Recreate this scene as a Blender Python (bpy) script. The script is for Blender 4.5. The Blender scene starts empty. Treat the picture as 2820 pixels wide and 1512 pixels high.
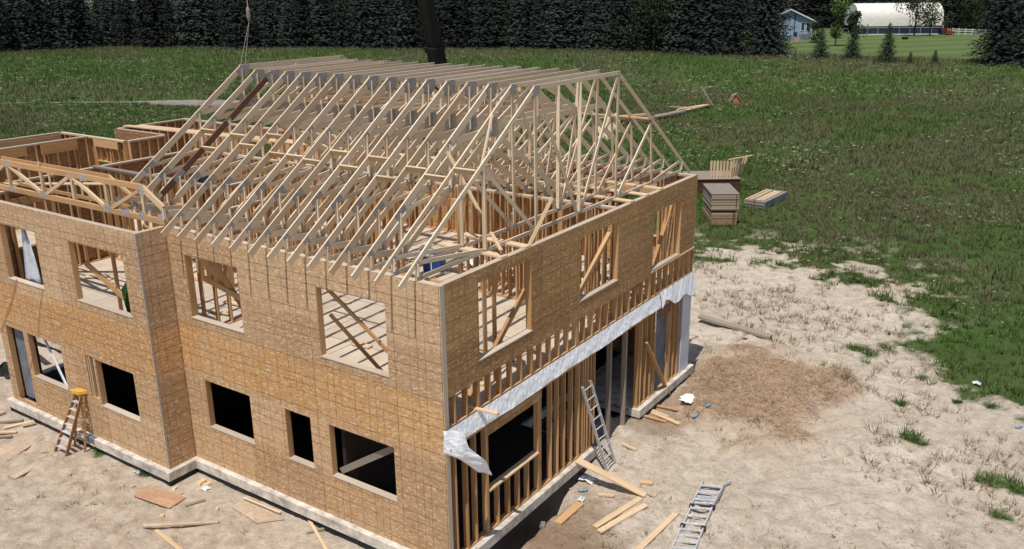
import bpy, math, random
import numpy as np
from mathutils import Vector, Matrix
random.seed(7); rng = np.random.default_rng(7)
SC = bpy.context.scene; COL = SC.collection
R = math.radians

# ------------------------------------------------------------------ camera, sky, sun, exposure
CAM = np.array([10.08202, -12.27059, 11.61914]); YAW, PITCH, ROLL, FPX = R(-34.42933), R(17.9848), R(-0.68083), 2421.923
def _axes(a, b, c):
    ca, sa, cb, sb, cc, sc = math.cos(a), math.sin(a), math.cos(b), math.sin(b), math.cos(c), math.sin(c)
    f = np.array([sa*cb, ca*cb, -sb]); r = np.array([ca, -sa, 0.0]); u = np.cross(r, f)
    return cc*r+sc*u, -sc*r+cc*u, f
AR, AU, AF = _axes(YAW, PITCH, ROLL)
cam = bpy.data.cameras.new('camera'); co = bpy.data.objects.new('camera', cam); COL.objects.link(co)
cam.sensor_width = 36; cam.lens = FPX/2820*36; cam.clip_end = 3000; cam.clip_start = 0.1
M = Matrix(((AR[0], AU[0], -AF[0], CAM[0]), (AR[1], AU[1], -AF[1], CAM[1]), (AR[2], AU[2], -AF[2], CAM[2]), (0, 0, 0, 1)))
co.matrix_world = M; SC.camera = co
SUN_EL, SUN_AZ = 67.0, 169.0            # degrees; azimuth clockwise from +Y
SUNV = Vector((math.sin(R(SUN_AZ))*math.cos(R(SUN_EL)), math.cos(R(SUN_AZ))*math.cos(R(SUN_EL)), math.sin(R(SUN_EL))))
w = bpy.data.worlds.new('World'); SC.world = w; w.use_nodes = True
nt = w.node_tree; bg = nt.nodes['Background']; sky = nt.nodes.new('ShaderNodeTexSky'); sky.sky_type = 'NISHITA'
sky.sun_disc = False; sky.sun_elevation = R(SUN_EL); sky.sun_rotation = R(SUN_AZ); sky.air_density = 1.0; sky.dust_density = 1.0
nt.links.new(sky.outputs[0], bg.inputs[0]); bg.inputs[1].default_value = 0.10
sl = bpy.data.lights.new('sun', 'SUN'); sl.energy = 4.3; sl.angle = R(0.5); sl.color = (1.0, 0.95, 0.88)
so = bpy.data.objects.new('sun', sl); COL.objects.link(so); so.rotation_euler = SUNV.to_track_quat('Z', 'Y').to_euler()
SC.view_settings.view_transform = 'Standard'; SC.view_settings.look = 'None'; SC.view_settings.exposure = 0.0; SC.view_settings.gamma = 1.0

# pixel of the photograph -> point of the place, on a plane of constant x, y or z
def _ray(px, py): return AF + AR*(px-1410)/FPX - AU*(py-756)/FPX
def onp(px, py, ax, v):
    d = _ray(px, py); t = (v-CAM[ax])/d[ax]; return CAM+t*d
def PZ(px, py, z=-0.42): return onp(px, py, 2, z)
def PX(px, py, x=0.0): return onp(px, py, 0, x)
def PY(px, py, y=0.0): return onp(px, py, 1, y)

# ------------------------------------------------------------------ object helpers
def tag(o, label=None, cat=None, group=None, kind=None):
    if label: o['label'] = label
    if cat: o['category'] = cat
    if group: o['group'] = group
    if kind: o['kind'] = kind
    return o
def empty(name, loc, label=None, cat=None, group=None, rz=0):
    o = bpy.data.objects.new(name, None); COL.objects.link(o); o.location = loc; o.rotation_euler = (0, 0, rz)
    o.empty_display_size = 0.3
    return tag(o, label, cat, group)
def wloc(o):
    v = Vector((0, 0, 0))
    while o is not None: v = v + Vector(o.location); o = o.parent
    return v
class MB:
    def __init__(s): s.v = []; s.f = []; s.uv = []; s.m = []
    def face(s, pts, uvs=None, mi=0):
        b = len(s.v); s.v.extend([tuple(map(float, p)) for p in pts]); s.f.append(tuple(range(b, b+len(pts))))
        s.uv.append(uvs if uvs else [(0, 0)]*len(pts)); s.m.append(mi)
    def obox(s, c, ax, mi=0, taper=1.0):
        # c centre, ax = three half-axis vectors; u of the uv runs along the longest
        c = np.array(c, float); ax = [np.array(a, float) for a in ax]
        b = len(s.v)
        L = [np.linalg.norm(a) for a in ax]; li = int(np.argmax(L)); o1 = random.random()*50; o2 = random.random()*50
        for i in (-1, 1):
            for j in (-1, 1):
                for k in (-1, 1):
                    tt = taper if k == 1 else 1.0
                    s.v.append(tuple(c+ax[0]*i*tt+ax[1]*j*tt+ax[2]*k))
        F = [(0, 1, 3, 2), (4, 6, 7, 5), (0, 4, 5, 1), (2, 3, 7, 6), (0, 2, 6, 4), (1, 5, 7, 3)]
        det = np.dot(np.cross(ax[0], ax[1]), ax[2])
        for fi, f in enumerate(F):
            if det < 0: f = f[::-1]
            s.f.append(tuple(b+q for q in f)); n = fi//2
            a1, a2 = [q for q in range(3) if q != n]
            if a2 == li: a1, a2 = a2, a1
            uv = []
            for q in f:
                sg = ((q >> 2 & 1)*2-1, (q >> 1 & 1)*2-1, (q & 1)*2-1)
                uv.append((sg[a1]*L[a1]+o1, sg[a2]*L[a2]+o2+n*0.3))
            s.uv.append(uv); s.m.append(mi)
    def box(s, x0, x1, y0, y1, z0, z1, mi=0):
        s.obox(((x0+x1)/2, (y0+y1)/2, (z0+z1)/2), ((abs(x1-x0)/2, 0, 0), (0, abs(y1-y0)/2, 0), (0, 0, abs(z1-z0)/2)), mi)
    def beam(s, p0, p1, w, h, up=(0, 0, 1), mi=0, shift=0.0):
        # w = width across, h = depth along 'up'; shift moves it along up
        p0 = np.array(p0, float); p1 = np.array(p1, float); d = p1-p0; L = np.linalg.norm(d)
        if L < 1e-6: return
        d /= L; up = np.array(up, float); sd = np.cross(d, up); n = np.linalg.norm(sd)
        if n < 1e-4: up = np.array((1.0, 0, 0)); sd = np.cross(d, up); n = np.linalg.norm(sd)
        sd /= n; u2 = np.cross(sd, d)
        s.obox((p0+p1)/2+u2*shift, (d*L/2, sd*w/2, u2*h/2), mi)
    def tube(s, pts, r, n=8, mi=0, cap=True):
        pts = [np.array(p, float) for p in pts]; rs = r if hasattr(r, '__len__') else [r]*len(pts)
        rings = []
        for i, p in enumerate(pts):
            d = pts[min(i+1, len(pts)-1)]-pts[max(i-1, 0)]; d = d/max(np.linalg.norm(d), 1e-9)
            a = np.cross(d, (0, 0, 1.0)); 
            if np.linalg.norm(a) < 1e-3: a = np.array((1.0, 0, 0))
            a /= np.linalg.norm(a); c = np.cross(d, a); b = len(s.v)
            for k in range(n):
                t = 2*math.pi*k/n; s.v.append(tuple(p+(a*math.cos(t)+c*math.sin(t))*rs[i]))
            rings.append(b)
        for i in range(len(rings)-1):
            for k in range(n):
                k2 = (k+1) % n; s.f.append((rings[i]+k, rings[i]+k2, rings[i+1]+k2, rings[i+1]+k)); s.uv.append([(i, k), (i, k+1), (i+1, k+1), (i+1, k)]); s.m.append(mi)
        if cap:
            for b, rev in ((rings[0], 1), (rings[-1], 0)):
                f = tuple(b+k for k in range(n)); s.f.append(f[::-1] if rev else f); s.uv.append([(0, 0)]*n); s.m.append(mi)
    def grid(s, P, mi=0, uvs=1.0):
        P = np.array(P, float); a, b = P.shape[:2]; base = len(s.v); s.v.extend(map(tuple, P.reshape(-1, 3)))
        for i in range(a-1):
            for j in range(b-1):
                s.f.append((base+i*b+j, base+(i+1)*b+j, base+(i+1)*b+j+1, base+i*b+j+1)); s.uv.append([(i*uvs, j*uvs), ((i+1)*uvs, j*uvs), ((i+1)*uvs, (j+1)*uvs), (i*uvs, (j+1)*uvs)]); s.m.append(mi)
    def prism(s, poly, z0, z1, mi=0):
        n = len(poly); A = sum(poly[i][0]*poly[(i+1) % n][1]-poly[(i+1) % n][0]*poly[i][1] for i in range(n))
        if A < 0: poly = poly[::-1]
        s.face([(p[0], p[1], z1) for p in poly], [(p[0], p[1]) for p in poly], mi)
        s.face([(p[0], p[1], z0) for p in poly[::-1]], [(p[0], p[1]) for p in poly[::-1]], mi)
        for i in range(n):
            a, b = poly[i], poly[(i+1) % n]; L = math.dist(a, b)
            s.face([(a[0], a[1], z0), (b[0], b[1], z0), (b[0], b[1], z1), (a[0], a[1], z1)], [(0, z0), (L, z0), (L, z1), (0, z1)], mi)
    def build(s, name, mats, parent=None, smooth=False, label=None, cat=None, group=None, kind=None, world=True, bevel=0, solid=0):
        me = bpy.data.meshes.new(name); off = np.zeros(3)
        if parent is not None and world:
            off = np.array(wloc(parent))
        V = np.array(s.v, dtype=np.float64).reshape(-1, 3)-off
        me.from_pydata(V.tolist(), [], s.f)
        uvl = me.uv_layers.new(name='UVMap'); uvl.data.foreach_set('uv', np.array([c for f in s.uv for c in f], dtype=np.float32).ravel())
        if not isinstance(mats, (list, tuple)): mats = [mats]
        for m in mats: me.materials.append(m)
        if len(mats) > 1: me.polygons.foreach_set('material_index', s.m)
        if smooth: me.polygons.foreach_set('use_smooth', [True]*len(me.polygons))
        me.update()
        o = bpy.data.objects.new(name, me); COL.objects.link(o)
        if parent is not None: o.parent = parent
        if bevel:
            b = o.modifiers.new('bevel', 'BEVEL'); b.width = bevel; b.segments = 2; b.limit_method = 'ANGLE'
        if solid:
            b = o.modifiers.new('solid', 'SOLIDIFY'); b.thickness = solid
        return tag(o, label, cat, group, kind)

# ------------------------------------------------------------------ materials
def hexc(r, g, b):
    f = lambda c: ((c/255+0.055)/1.055)**2.4 if c > 10 else c/255/12.92
    return (f(r), f(g), f(b), 1)
class NT:
    def __init__(s, name, rough=0.8, spec=0.3):
        s.mat = bpy.data.materials.new(name); s.mat.use_nodes = True; s.t = s.mat.node_tree; s.b = s.t.nodes['Principled BSDF']
        s.b.inputs['Roughness'].default_value = rough; s.b.inputs['Specular IOR Level'].default_value = spec
    def n(s, typ, **kw):
        nd = s.t.nodes.new(typ)
        for k, v in kw.items():
            if k[0] == '_': nd.inputs[k[1:].replace('_', ' ')].default_value = v
            else: setattr(nd, k, v)
        return nd
    def l(s, a, b): s.t.links.new(a, b)
    def math(s, op, a, b=None, c=None):
        nd = s.n('ShaderNodeMath', operation=op)
        for i, x in enumerate((a, b, c)):
            if x is None: continue
            if isinstance(x, (int, float)): nd.inputs[i].default_value = x
            else: s.l(x, nd.inputs[i])
        return nd.outputs[0]
    def noise(s, vec, scale, detail=4, rough=0.6):
        nd = s.n('ShaderNodeTexNoise'); nd.inputs['Scale'].default_value = scale; nd.inputs['Detail'].default_value = detail; nd.inputs['Roughness'].default_value = rough
        if vec is not None: s.l(vec, nd.inputs['Vector'])
        return nd.outputs['Fac']
    def mapr(s, v, a, b, c=0.0, d=1.0):
        nd = s.n('ShaderNodeMapRange'); s.l(v, nd.inputs[0]); nd.inputs[1].default_value = a; nd.inputs[2].default_value = b; nd.inputs[3].default_value = c; nd.inputs[4].default_value = d
        return nd.outputs[0]
    def mix(s, f, a, b, bt='MIX'):
        nd = s.n('ShaderNodeMix', data_type='RGBA', blend_type=bt)
        for i, x in ((0, f), (6, a), (7, b)):
            if isinstance(x, (int, float)): nd.inputs[i].default_value = x
            elif isinstance(x, tuple): nd.inputs[i].default_value = x
            else: s.l(x, nd.inputs[i])
        return nd.outputs[2]
    def scl(s, vec, sx, sy, sz=1, rot=0):
        nd = s.n('ShaderNodeMapping'); nd.inputs['Scale'].default_value = (sx, sy, sz); nd.inputs['Rotation'].default_value = (0, 0, rot); s.l(vec, nd.inputs[0]); return nd.outputs[0]
    def col(s, c): s.l(c, s.b.inputs['Base Color'])
    def bump(s, h, strength=0.4, dist=0.02):
        nd = s.n('ShaderNodeBump'); nd.inputs['Strength'].default_value = strength; nd.inputs['Distance'].default_value = dist; s.l(h, nd.inputs['Height']); s.l(nd.outputs[0], s.b.inputs['Normal'])
    def uv(s): return s.n('ShaderNodeTexCoord').outputs['UV']
    def pos(s): return s.n('ShaderNodeNewGeometry').outputs['Position']

def wood(name, ca, cb, dark=(90, 60, 35), knots=0.5, rough=0.75):
    m = NT(name, rough); uv = m.uv()
    isl = m.n('ShaderNodeNewGeometry').outputs['Random Per Island']; ob = m.n('ShaderNodeObjectInfo').outputs['Random']
    r = m.math('FRACT', m.math('ADD', isl, ob))
    g = m.noise(m.scl(uv, 0.7, 28), 1.6, 5, 0.65); g2 = m.noise(m.scl(uv, 0.5, 3), 1.0, 3)
    c = m.mix(r, hexc(*ca), hexc(*cb)); c = m.mix(m.mapr(g, 0.42, 0.8, 0, 0.42), c, hexc(*dark)); c = m.mix(m.mapr(g2, 0.5, 0.8, 0, 0.3), c, hexc(*dark))
    vo = m.n('ShaderNodeTexVoronoi'); vo.inputs['Scale'].default_value = 1.0; m.l(m.scl(uv, 1.3, 7), vo.inputs['Vector'])
    c = m.mix(m.mapr(vo.outputs['Distance'], 0.03, 0.11, knots, 0), c, hexc(95, 55, 30))
    m.col(c); m.bump(g, 0.25, 0.004); return m.mat
M_LUM = wood('truss_lumber', (238, 219, 192), (210, 184, 152), (132, 100, 70), 0.5)
M_STUD = wood('stud_lumber', (206, 166, 120), (182, 138, 92))
M_TOPP = wood('weathered_plate', (204, 190, 172), (182, 168, 150), (120, 104, 88), 0.3)
M_TRIM = wood('bright_lumber', (222, 196, 160), (206, 176, 138))
M_BROWN = wood('brown_lumber', (128, 96, 74), (110, 80, 60))
M_GREYW = wood('weathered_wood', (165, 152, 138), (135, 124, 112), (80, 70, 62))
M_DARKW = wood('dark_wood', (95, 65, 48), (75, 50, 38))
M_VDARK = wood('dark_inner_board', (52, 44, 40), (44, 38, 34))  # near-black boards: interior shade put into the colour

def osb(name, mode='wall', base=((185, 154, 121), (197, 152, 99)), lines=True, flecks=0.5):
    m = NT(name, 0.82); uv = m.uv(); pos = m.pos()
    sep = m.n('ShaderNodeSeparateXYZ'); m.l(uv, sep.inputs[0]); U, V = sep.outputs[0], sep.outputs[1]
    big = m.noise(m.scl(uv, 0.9, 1.6), 1.0, 4)
    if mode == 'wall':
        zz = m.math('ADD', V, m.math('MULTIPLY', m.math('SUBTRACT', big, 0.5), 0.35))
        a = m.mapr(zz, 2.5, 2.68); b = m.mapr(zz, 3.86, 3.74); band = m.math('MULTIPLY', a, b)
        a2 = m.mapr(zz, 2.68, 2.5, 0, 0.5); lo = m.math('MULTIPLY', a2, m.mapr(m.noise(uv, 0.35, 3), 0.35, 0.65))
        band = m.math('ADD', band, lo)
        band = m.math('MULTIPLY', band, m.mapr(m.noise(m.scl(uv, 0.6, 0.9), 1.7, 3), 0.3, 0.55, 0.35, 1))
    else: band = m.mapr(big, 0.3, 0.7)
    c = m.mix(band, hexc(*base[0]), hexc(*base[1]))
    # sheet to sheet tone
    br = m.n('ShaderNodeTexBrick'); br.offset = 0.5; br.inputs['Scale'].default_value = 1; br.inputs['Mortar Size'].default_value = 0.0
    br.inputs['Brick Width'].default_value = 2.44; br.inputs['Row Height'].default_value = 1.2192
    br.inputs['Color1'].default_value = (0, 0, 0, 1); br.inputs['Color2'].default_value = (1, 1, 1, 1); m.l(m.scl(uv, 1, 1), br.inputs['Vector'])
    c = m.mix(0.26, c, br.outputs['Color'], 'SOFT_LIGHT')
    for i, (rot, sx, sy, lo, hi, colr, amt) in enumerate(((0.75, 13, 38, 0.86, 0.97, (238, 218, 186), flecks), (-0.8, 12, 34, 0.88, 0.97, (230, 206, 168), flecks*0.8), (1.35, 13, 38, 0.86, 0.97, (232, 210, 172), flecks*0.8), (0.5, 14, 34, 0.82, 0.99, (132, 94, 58), 0.42), (-1.1, 15, 36, 0.84, 0.99, (122, 86, 52), 0.4), (1.0, 30, 60, 0.3, 0.99, (158, 118, 78), 0.35))):
        vo = m.n('ShaderNodeTexVoronoi'); vo.inputs['Scale'].default_value = 1.0; m.l(m.scl(uv, sx, sy, 1, rot), vo.inputs['Vector'])
        sc = m.n('ShaderNodeSeparateColor'); m.l(vo.outputs['Color'], sc.inputs[0])
        c = m.mix(m.mapr(sc.outputs[0], lo, hi, 0, amt), c, hexc(*colr))
    if lines:
        wob = m.math('MULTIPLY', m.math('SUBTRACT', m.noise(uv, 1.3, 2), 0.5), 0.03)
        ds = []
        for ax, off in ((U, 0.03), (V, -6.26+1.2192*6)):
            t = m.math('PINGPONG', m.math('ADD', m.math('ADD', ax, off), wob), 0.6096)
            for q in (0.0, 0.4064, 0.6096): ds.append((m.math('ABSOLUTE', m.math('SUBTRACT', t, q)), 1.0 if (q == 0 or ax == V) else 0.8))
        ln = None
        for d, a in ds:
            x = m.mapr(d, 0.004, 0.0095, a, 0); ln = x if ln is None else m.math('MAXIMUM', ln, x)
        ln = m.math('MULTIPLY', ln, m.mapr(m.noise(uv, 2.2, 3), 0.25, 0.55, 0.4, 0.9))
        c = m.mix(ln, c, hexc(98, 68, 42))
    m.col(c); m.bump(m.noise(m.scl(uv, 20, 45), 1, 3), 0.08, 0.004); return m.mat
M_OSB = osb('osb_sheathing'); M_OSBIN = osb('osb_inner_shaded', 'in', ((140, 104, 72), (150, 106, 66)), False, 0.3)  # inner copy is darker: shade of the left wing walls in its colour
M_OSBR = osb('osb_side_shaded', 'in', ((160, 124, 82), (176, 134, 86)), True, 0.35)  # darker OSB copy, the side wall's shade painted into it
def deck_mat():
    m = NT('floor_deck', 0.85); uv = m.uv(); br = m.n('ShaderNodeTexBrick'); br.offset = 0.5; br.inputs['Scale'].default_value = 1; br.inputs['Mortar Size'].default_value = 0.012; br.inputs['Brick Width'].default_value = 2.44; br.inputs['Row Height'].default_value = 1.2192
    br.inputs['Color1'].default_value = hexc(186, 176, 162); br.inputs['Color2'].default_value = hexc(202, 188, 168); br.inputs['Mortar'].default_value = hexc(96, 84, 72); m.l(uv, br.inputs['Vector'])
    c = m.mix(m.mapr(m.noise(uv, 1.1, 4), 0.4, 0.7, 0, 0.5), br.outputs['Color'], hexc(170, 148, 120)); c = m.mix(m.mapr(m.noise(uv, 14, 4), 0.5, 0.8, 0, 0.3), c, hexc(140, 120, 98)); m.col(c); return m.mat
M_DECK = deck_mat()
M_PLY = osb('weathered_sheet', 'in', ((184, 168, 150), (192, 172, 150)), False, 0.12); M_PLYB = osb('stained_sheet', 'in', ((176, 144, 120), (190, 152, 120)), False, 0.1)

def flat(name, c, rough=0.7, metal=0, var=0.15, scale=6, spec=0.3, bump=0.0):
    m = NT(name, rough, spec); m.b.inputs['Metallic'].default_value = metal
    n = m.noise(m.pos(), scale, 5); d = tuple(max(0, int(q*(1-var*1.6))) for q in c)
    m.col(m.mix(m.mapr(n, 0.3, 0.7), hexc(*c), hexc(*d)))
    if bump: m.bump(n, bump, 0.02)
    return m.mat
M_PLATE = flat('galvanised_plate', (192, 184, 176), 0.6, 0.0, 0.2, 25)
M_ALU = flat('aluminium', (206, 206, 208), 0.45, 0.0, 0.15, 10)
M_CONC = flat('concrete', (226, 216, 202), 0.9, 0, 0.20, 3.5, bump=0.4)
M_TAR = flat('damp_proofing', (38, 40, 46), 0.6, 0, 0.4, 3, bump=0.3)
M_BLACK = flat('black_steel', (34, 35, 34), 0.5, 0, 0.3, 4)
M_WHITE = flat('white_paint', (225, 226, 228), 0.6, 0, 0.08)
M_FABR = flat('white_fabric', (226, 222, 214), 0.7, 0, 0.05, 1)
M_YEL = flat('yellow_plastic', (222, 176, 84), 0.6, 0, 0.15, 20)
M_FIB = flat('orange_fibreglass', (190, 136, 84), 0.5, 0, 0.3, 15)
M_BLUE = flat('blue_plastic', (46, 82, 158), 0.5, 0, 0.3, 10)
M_GREEN = flat('green_fabric', (44, 92, 42), 0.7, 0, 0.5, 12)
M_ORANGE = flat('orange_paint', (150, 68, 34), 0.5, 0, 0.3, 2)
M_SIDING = flat('blue_siding', (150, 172, 196), 0.7, 0, 0.1, 1)
M_NAVY = flat('navy_metal', (48, 60, 84), 0.6, 0, 0.2, 1)
M_GLASS = flat('dark_glass', (60, 72, 86), 0.15, 0, 0.2, 1)
M_ROOF = flat('grey_shingle', (110, 108, 108), 0.9, 0, 0.2, 3)
M_DIRT = flat('dark_subfloor', (62, 54, 48), 0.95, 0, 0.3, 2)  # dark tone paints the shade of the ground-floor interior
M_STONE = flat('stone', (196, 188, 176), 0.9, 0, 0.2, 12)
M_CORD = flat('orange_cord', (214, 160, 84), 0.6, 0, 0.1)
M_GREYSH = flat('grey_board', (120, 124, 132), 0.7, 0, 0.15, 2)
M_BOT = flat('blue_bottle', (120, 168, 196), 0.25, 0, 0.1, 8)
def plastic(name, c, trans=0.25):
    m = NT(name, 0.35, 0.5); n = m.noise(m.scl(m.uv(), 3, 9), 1.5, 5); n2 = m.noise(m.uv(), 14, 3)
    n3 = m.noise(m.scl(m.uv(), .45, .25, 1, 0.7), 1.5, 4)
    m.col(m.mix(m.mapr(n3, 0.4, 0.7, 0, 0.35), hexc(*c), hexc(int(c[0]*.86), int(c[1]*.88), int(c[2]*.9)))); m.bump(n3, 0.8, 0.05)
    return m.mat
M_POLY = plastic('vapour_wrap', (244, 246, 250)); M_WRAP = plastic('house_wrap', (196, 200, 212))
# ------------------------------------------------------------------ terrain
def vnoise(x, y, seed=0):
    x = np.asarray(x, float); y = np.asarray(y, float)
    xi = np.floor(x).astype(np.int64); yi = np.floor(y).astype(np.int64); fx = x-xi; fy = y-yi
    def h(a, b):
        n = (a*374761393+b*668265263+seed*1442695041) & 0x7fffffff
        n = ((n ^ (n >> 13))*1274126177) & 0x7fffffff
        return ((n ^ (n >> 16)) & 0xffff)/65535.0
    sx = fx*fx*(3-2*fx); sy = fy*fy*(3-2*fy)
    return (h(xi, yi)*(1-sx)+h(xi+1, yi)*sx)*(1-sy)+(h(xi, yi+1)*(1-sx)+h(xi+1, yi+1)*sx)*sy
def fbm(x, y, s, o=4, seed=0):
    t = 0; a = 1; n = 0
    for i in range(o): t = t+a*vnoise(x*s, y*s, seed+i*17); n += a; a *= 0.5; s *= 2.03
    return t/n
def sm(a, b, x): t = np.clip((x-a)/(b-a), 0, 1); return t*t*(3-2*t)
GRASS_EDGE = [(-60, -60), (-44, -10), (-40, 12), (-27, 22), (-16, 24), (-9, 22.5), (-5.87, 24.2), (-0.57, 26.2), (2.3, 24.8), (4.0, 22.8), (5.4, 20.6), (5.1, 18.4), (6.6, 16.8), (8.6, 16.0), (13, 13.5), (19, 10), (26, -60)]
def sdist(x, y, poly):
    x = np.asarray(x, float); y = np.asarray(y, float); best = np.full(x.shape, 1e9); inside = np.zeros(x.shape, bool)
    n = len(poly)
    for i in range(n):
        ax, ay = poly[i]; bx, by = poly[(i+1) % n]; dx, dy = bx-ax, by-ay
        t = np.clip(((x-ax)*dx+(y-ay)*dy)/(dx*dx+dy*dy), 0, 1)
        best = np.minimum(best, np.hypot(x-ax-t*dx, y-ay-t*dy))
        c = ((ay > y) != (by > y)) & (x < (bx-ax)*(y-ay)/((by-ay) if by != ay else 1e-9)+ax); inside ^= c
    return np.where(inside, -best, best)
PATCH = []
for (px, py, r) in ((2520, 1215, .35), (2740, 1330, .45), (2800, 1350, .35), (2760, 1420, .25), (2410, 775, .35), (2350, 770, .2), (2480, 1115, .16), (2640, 1110, .14), (2730, 1120, .18), (2250, 640, .9), (2300, 700, 1.0), (2150, 660, .9), (2100, 620, 1.0), (2000, 680, .8), (2480, 740, .7), (2590, 800, .7), (290, 1245, .35), (400, 1305, .2), (225, 1085, .0)):
    q = PZ(px, py); PATCH.append((q[0], q[1], r))
STRAW = PZ(2095, 1085)
def grass_mask(x, y):
    d = sdist(x, y, GRASS_EDGE); n = fbm(x, y, 0.5, 4, 3)-0.5; n2 = fbm(x, y, 2.2, 3, 9)-0.5
    m = sm(-0.25, 0.35, d*0.45+n*2.6+n2*1.5+0.15)
    m = np.maximum(m*sm(-3.6, -1.2, d+n*2), sm(3.0, 9.0, d+n*5))
    bare = sm(8.0, 1.0, d)*sm(-9, -6, x)*sm(8, 4, x)*sm(21, 24, y); m = m*(1-bare*sm(.02, .12, fbm(x*.6, y, 0.9, 4, 24)-0.50+(fbm(x, y, 3, 2, 77)-.5)*.3))
    for (a, b, r) in PATCH:
        if r > 0: m = np.maximum(m, sm(r*1.25, r*0.5, np.hypot(x-a, y-b)+n2*r*1.6))
    return m
def straw_mask(x, y):
    dx, dy = x-STRAW[0], y-STRAW[1]
    a = R(20); u = dx*math.cos(a)+dy*math.sin(a); v = -dx*math.sin(a)+dy*math.cos(a)
    return sm(1.2, 0.6, np.hypot(u/2.6, v/3.7)+(fbm(x, y, 0.9, 4, 5)-0.5)*1.1)
LAWN = [(-82, 157), (-60, 156), (-40, 156), (-18, 154.5), (20, 152), (60, 160), (60, 300), (-120, 300), (-110, 200)]
def lawn_mask(x, y): return sm(0.6, -0.6, sdist(x, y, LAWN)+(fbm(x, y, 0.3, 2, 8)-.5)*1.5)
RUTS = []
for pl in (((1900, 742), (2060, 748), (2200, 770), (2330, 830), (2420, 930)), ((1960, 1300), (2150, 1240), (2400, 1210), (2600, 1260), (2830, 1400)), ((1930, 1500), (2100, 1380), (2350, 1330), (2560, 1400), (2700, 1520))):
    rp = [PZ(a, b)[:2] for a, b in pl]; rs_ = []
    for i in range(len(rp)-1):
        p0, p1, p2, p3 = rp[max(i-1, 0)], rp[i], rp[i+1], rp[min(i+2, len(rp)-1)]
        for t in np.linspace(0, 1, 6, endpoint=False): rs_.append(.5*((2*p1)+(p2-p0)*t+(2*p0-5*p1+4*p2-p3)*t*t+(3*p1-p0-3*p2+p3)*t**3))
    RUTS.append(rs_+[rp[-1]])
def ground_h(x, y):
    x = np.asarray(x, float); y = np.asarray(y, float)
    h = -0.42+0.0*x; near = sm(60, 20, np.hypot(x, y-5))
    h = h+(fbm(x, y, 0.35, 3, 1)-0.5)*0.10*near+(fbm(x+.4*fbm(x, y, 1, 2, 88), y, 1.5, 4, 2)-0.5)*0.20*near+(np.abs(fbm(x+.3*fbm(x, y, 2, 2, 89), y, 3.2, 3, 27)-.5)-.12)*.16*near*sm(45, 15, np.hypot(x, y-5))+(fbm(x, y, 0.02, 3, 4)-0.5)*1.2*sm(30, 120, np.hypot(x, y-5))*sm(170, 130, y)*1.0
    sk = straw_mask(x, y); h = h+0.30*sm(-.2, 1.2, sk)*near+sk*near*((fbm(x, y, 2.6, 3, 15)-.5)*.22+(fbm(x, y, 7, 2, 16)-.5)*.10)
    for rp in RUTS:
        dd = np.full(np.shape(x), 1e9); q = (x > -3) & (x < 14) & (y > -6) & (y < 30)
        if np.any(q):
            xq, yq = x[q], y[q]; bd = np.full(xq.shape, 1e9)
            for i in range(len(rp)-1):
                ax_, ay_ = rp[i]; bx2, by2 = rp[i+1]; ex_, ey_ = bx2-ax_, by2-ay_; t = np.clip(((xq-ax_)*ex_+(yq-ay_)*ey_)/(ex_*ex_+ey_*ey_), 0, 1); bd = np.minimum(bd, np.hypot(xq-ax_-t*ex_, yq-ay_-t*ey_))
            hq = h[q]; bd = np.abs(bd-.75); hq = hq-.055*np.exp(-(bd/.11)**2)*(.5+fbm(xq, yq, 1.2, 2, 19))+.02*np.exp(-((bd-.22)/.08)**2)+.012*np.sin(np.hypot(xq, yq)*26)*np.exp(-(bd/.12)**2); h[q] = hq
    # level strip in front of the foundation
    fr = sm(0.0, -0.9, np.abs(y+0.6)-1.2)*sm(-18.5, -17.5, x)*sm(1.0, 0.2, x); h = h*(1-fr*.6)+(-0.40)*fr*.6
    # trench along the side wall
    wob = (fbm(x, y, 1.1, 3, 6)-0.5)*0.5
    tr = sm(0.42, 0.26, x+wob*.3)*sm(-0.8, -0.2, x)*sm(4.7, 3.9, y+wob)*sm(-3.5, -2.5, y)
    h = h*(1-tr)+(-1.15)*tr
    sl = sm(2.4, 0.6, x)*sm(-0.6, 0.0, x)*sm(6.6, 4.5, y)*sm(-3, -1, y)*(1-tr); h = h-0.16*sl
    # under the garage opening the sand is heaped against the slab edge
    hp = sm(1.5, 0.2, np.hypot((x+0.2)/1.3, (y-7.4)/1.5)); h = h+0.20*hp
    tr2 = sm(0.55, 0.35, np.abs(y-12.75+wob*.3))*sm(-3, -2, x)*sm(0.9, 0.5, x+wob); h = h*(1-tr2)+(-1.1)*tr2
    return h
def gz(x, y): return float(ground_h(np.array([x]), np.array([y]))[0])
def PG(px, py, up=0.0):                    # point on the ground under a pixel
    z = -0.42
    for _ in range(6): p = PZ(px, py, z+up); z = gz(p[0], p[1])
    return np.array((p[0], p[1], z+up))
def axis(a, b, step, lo, hi, g):
    v = list(np.arange(a, b+step/2, step)); s = step; q = v[-1]
    while q < hi: s *= g; q += s; v.append(q)
    s = step; q = v[0]
    while q > lo: s *= g; q -= s; v.insert(0, q)
    return np.array(v)
gx = axis(-21, 12, 0.11, -900, 600, 1.045); gy = axis(-7, 27, 0.11, -300, 1600, 1.045)
GX, GY = np.meshgrid(gx, gy, indexing='ij')
HZ = ground_h(GX, GY)
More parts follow.
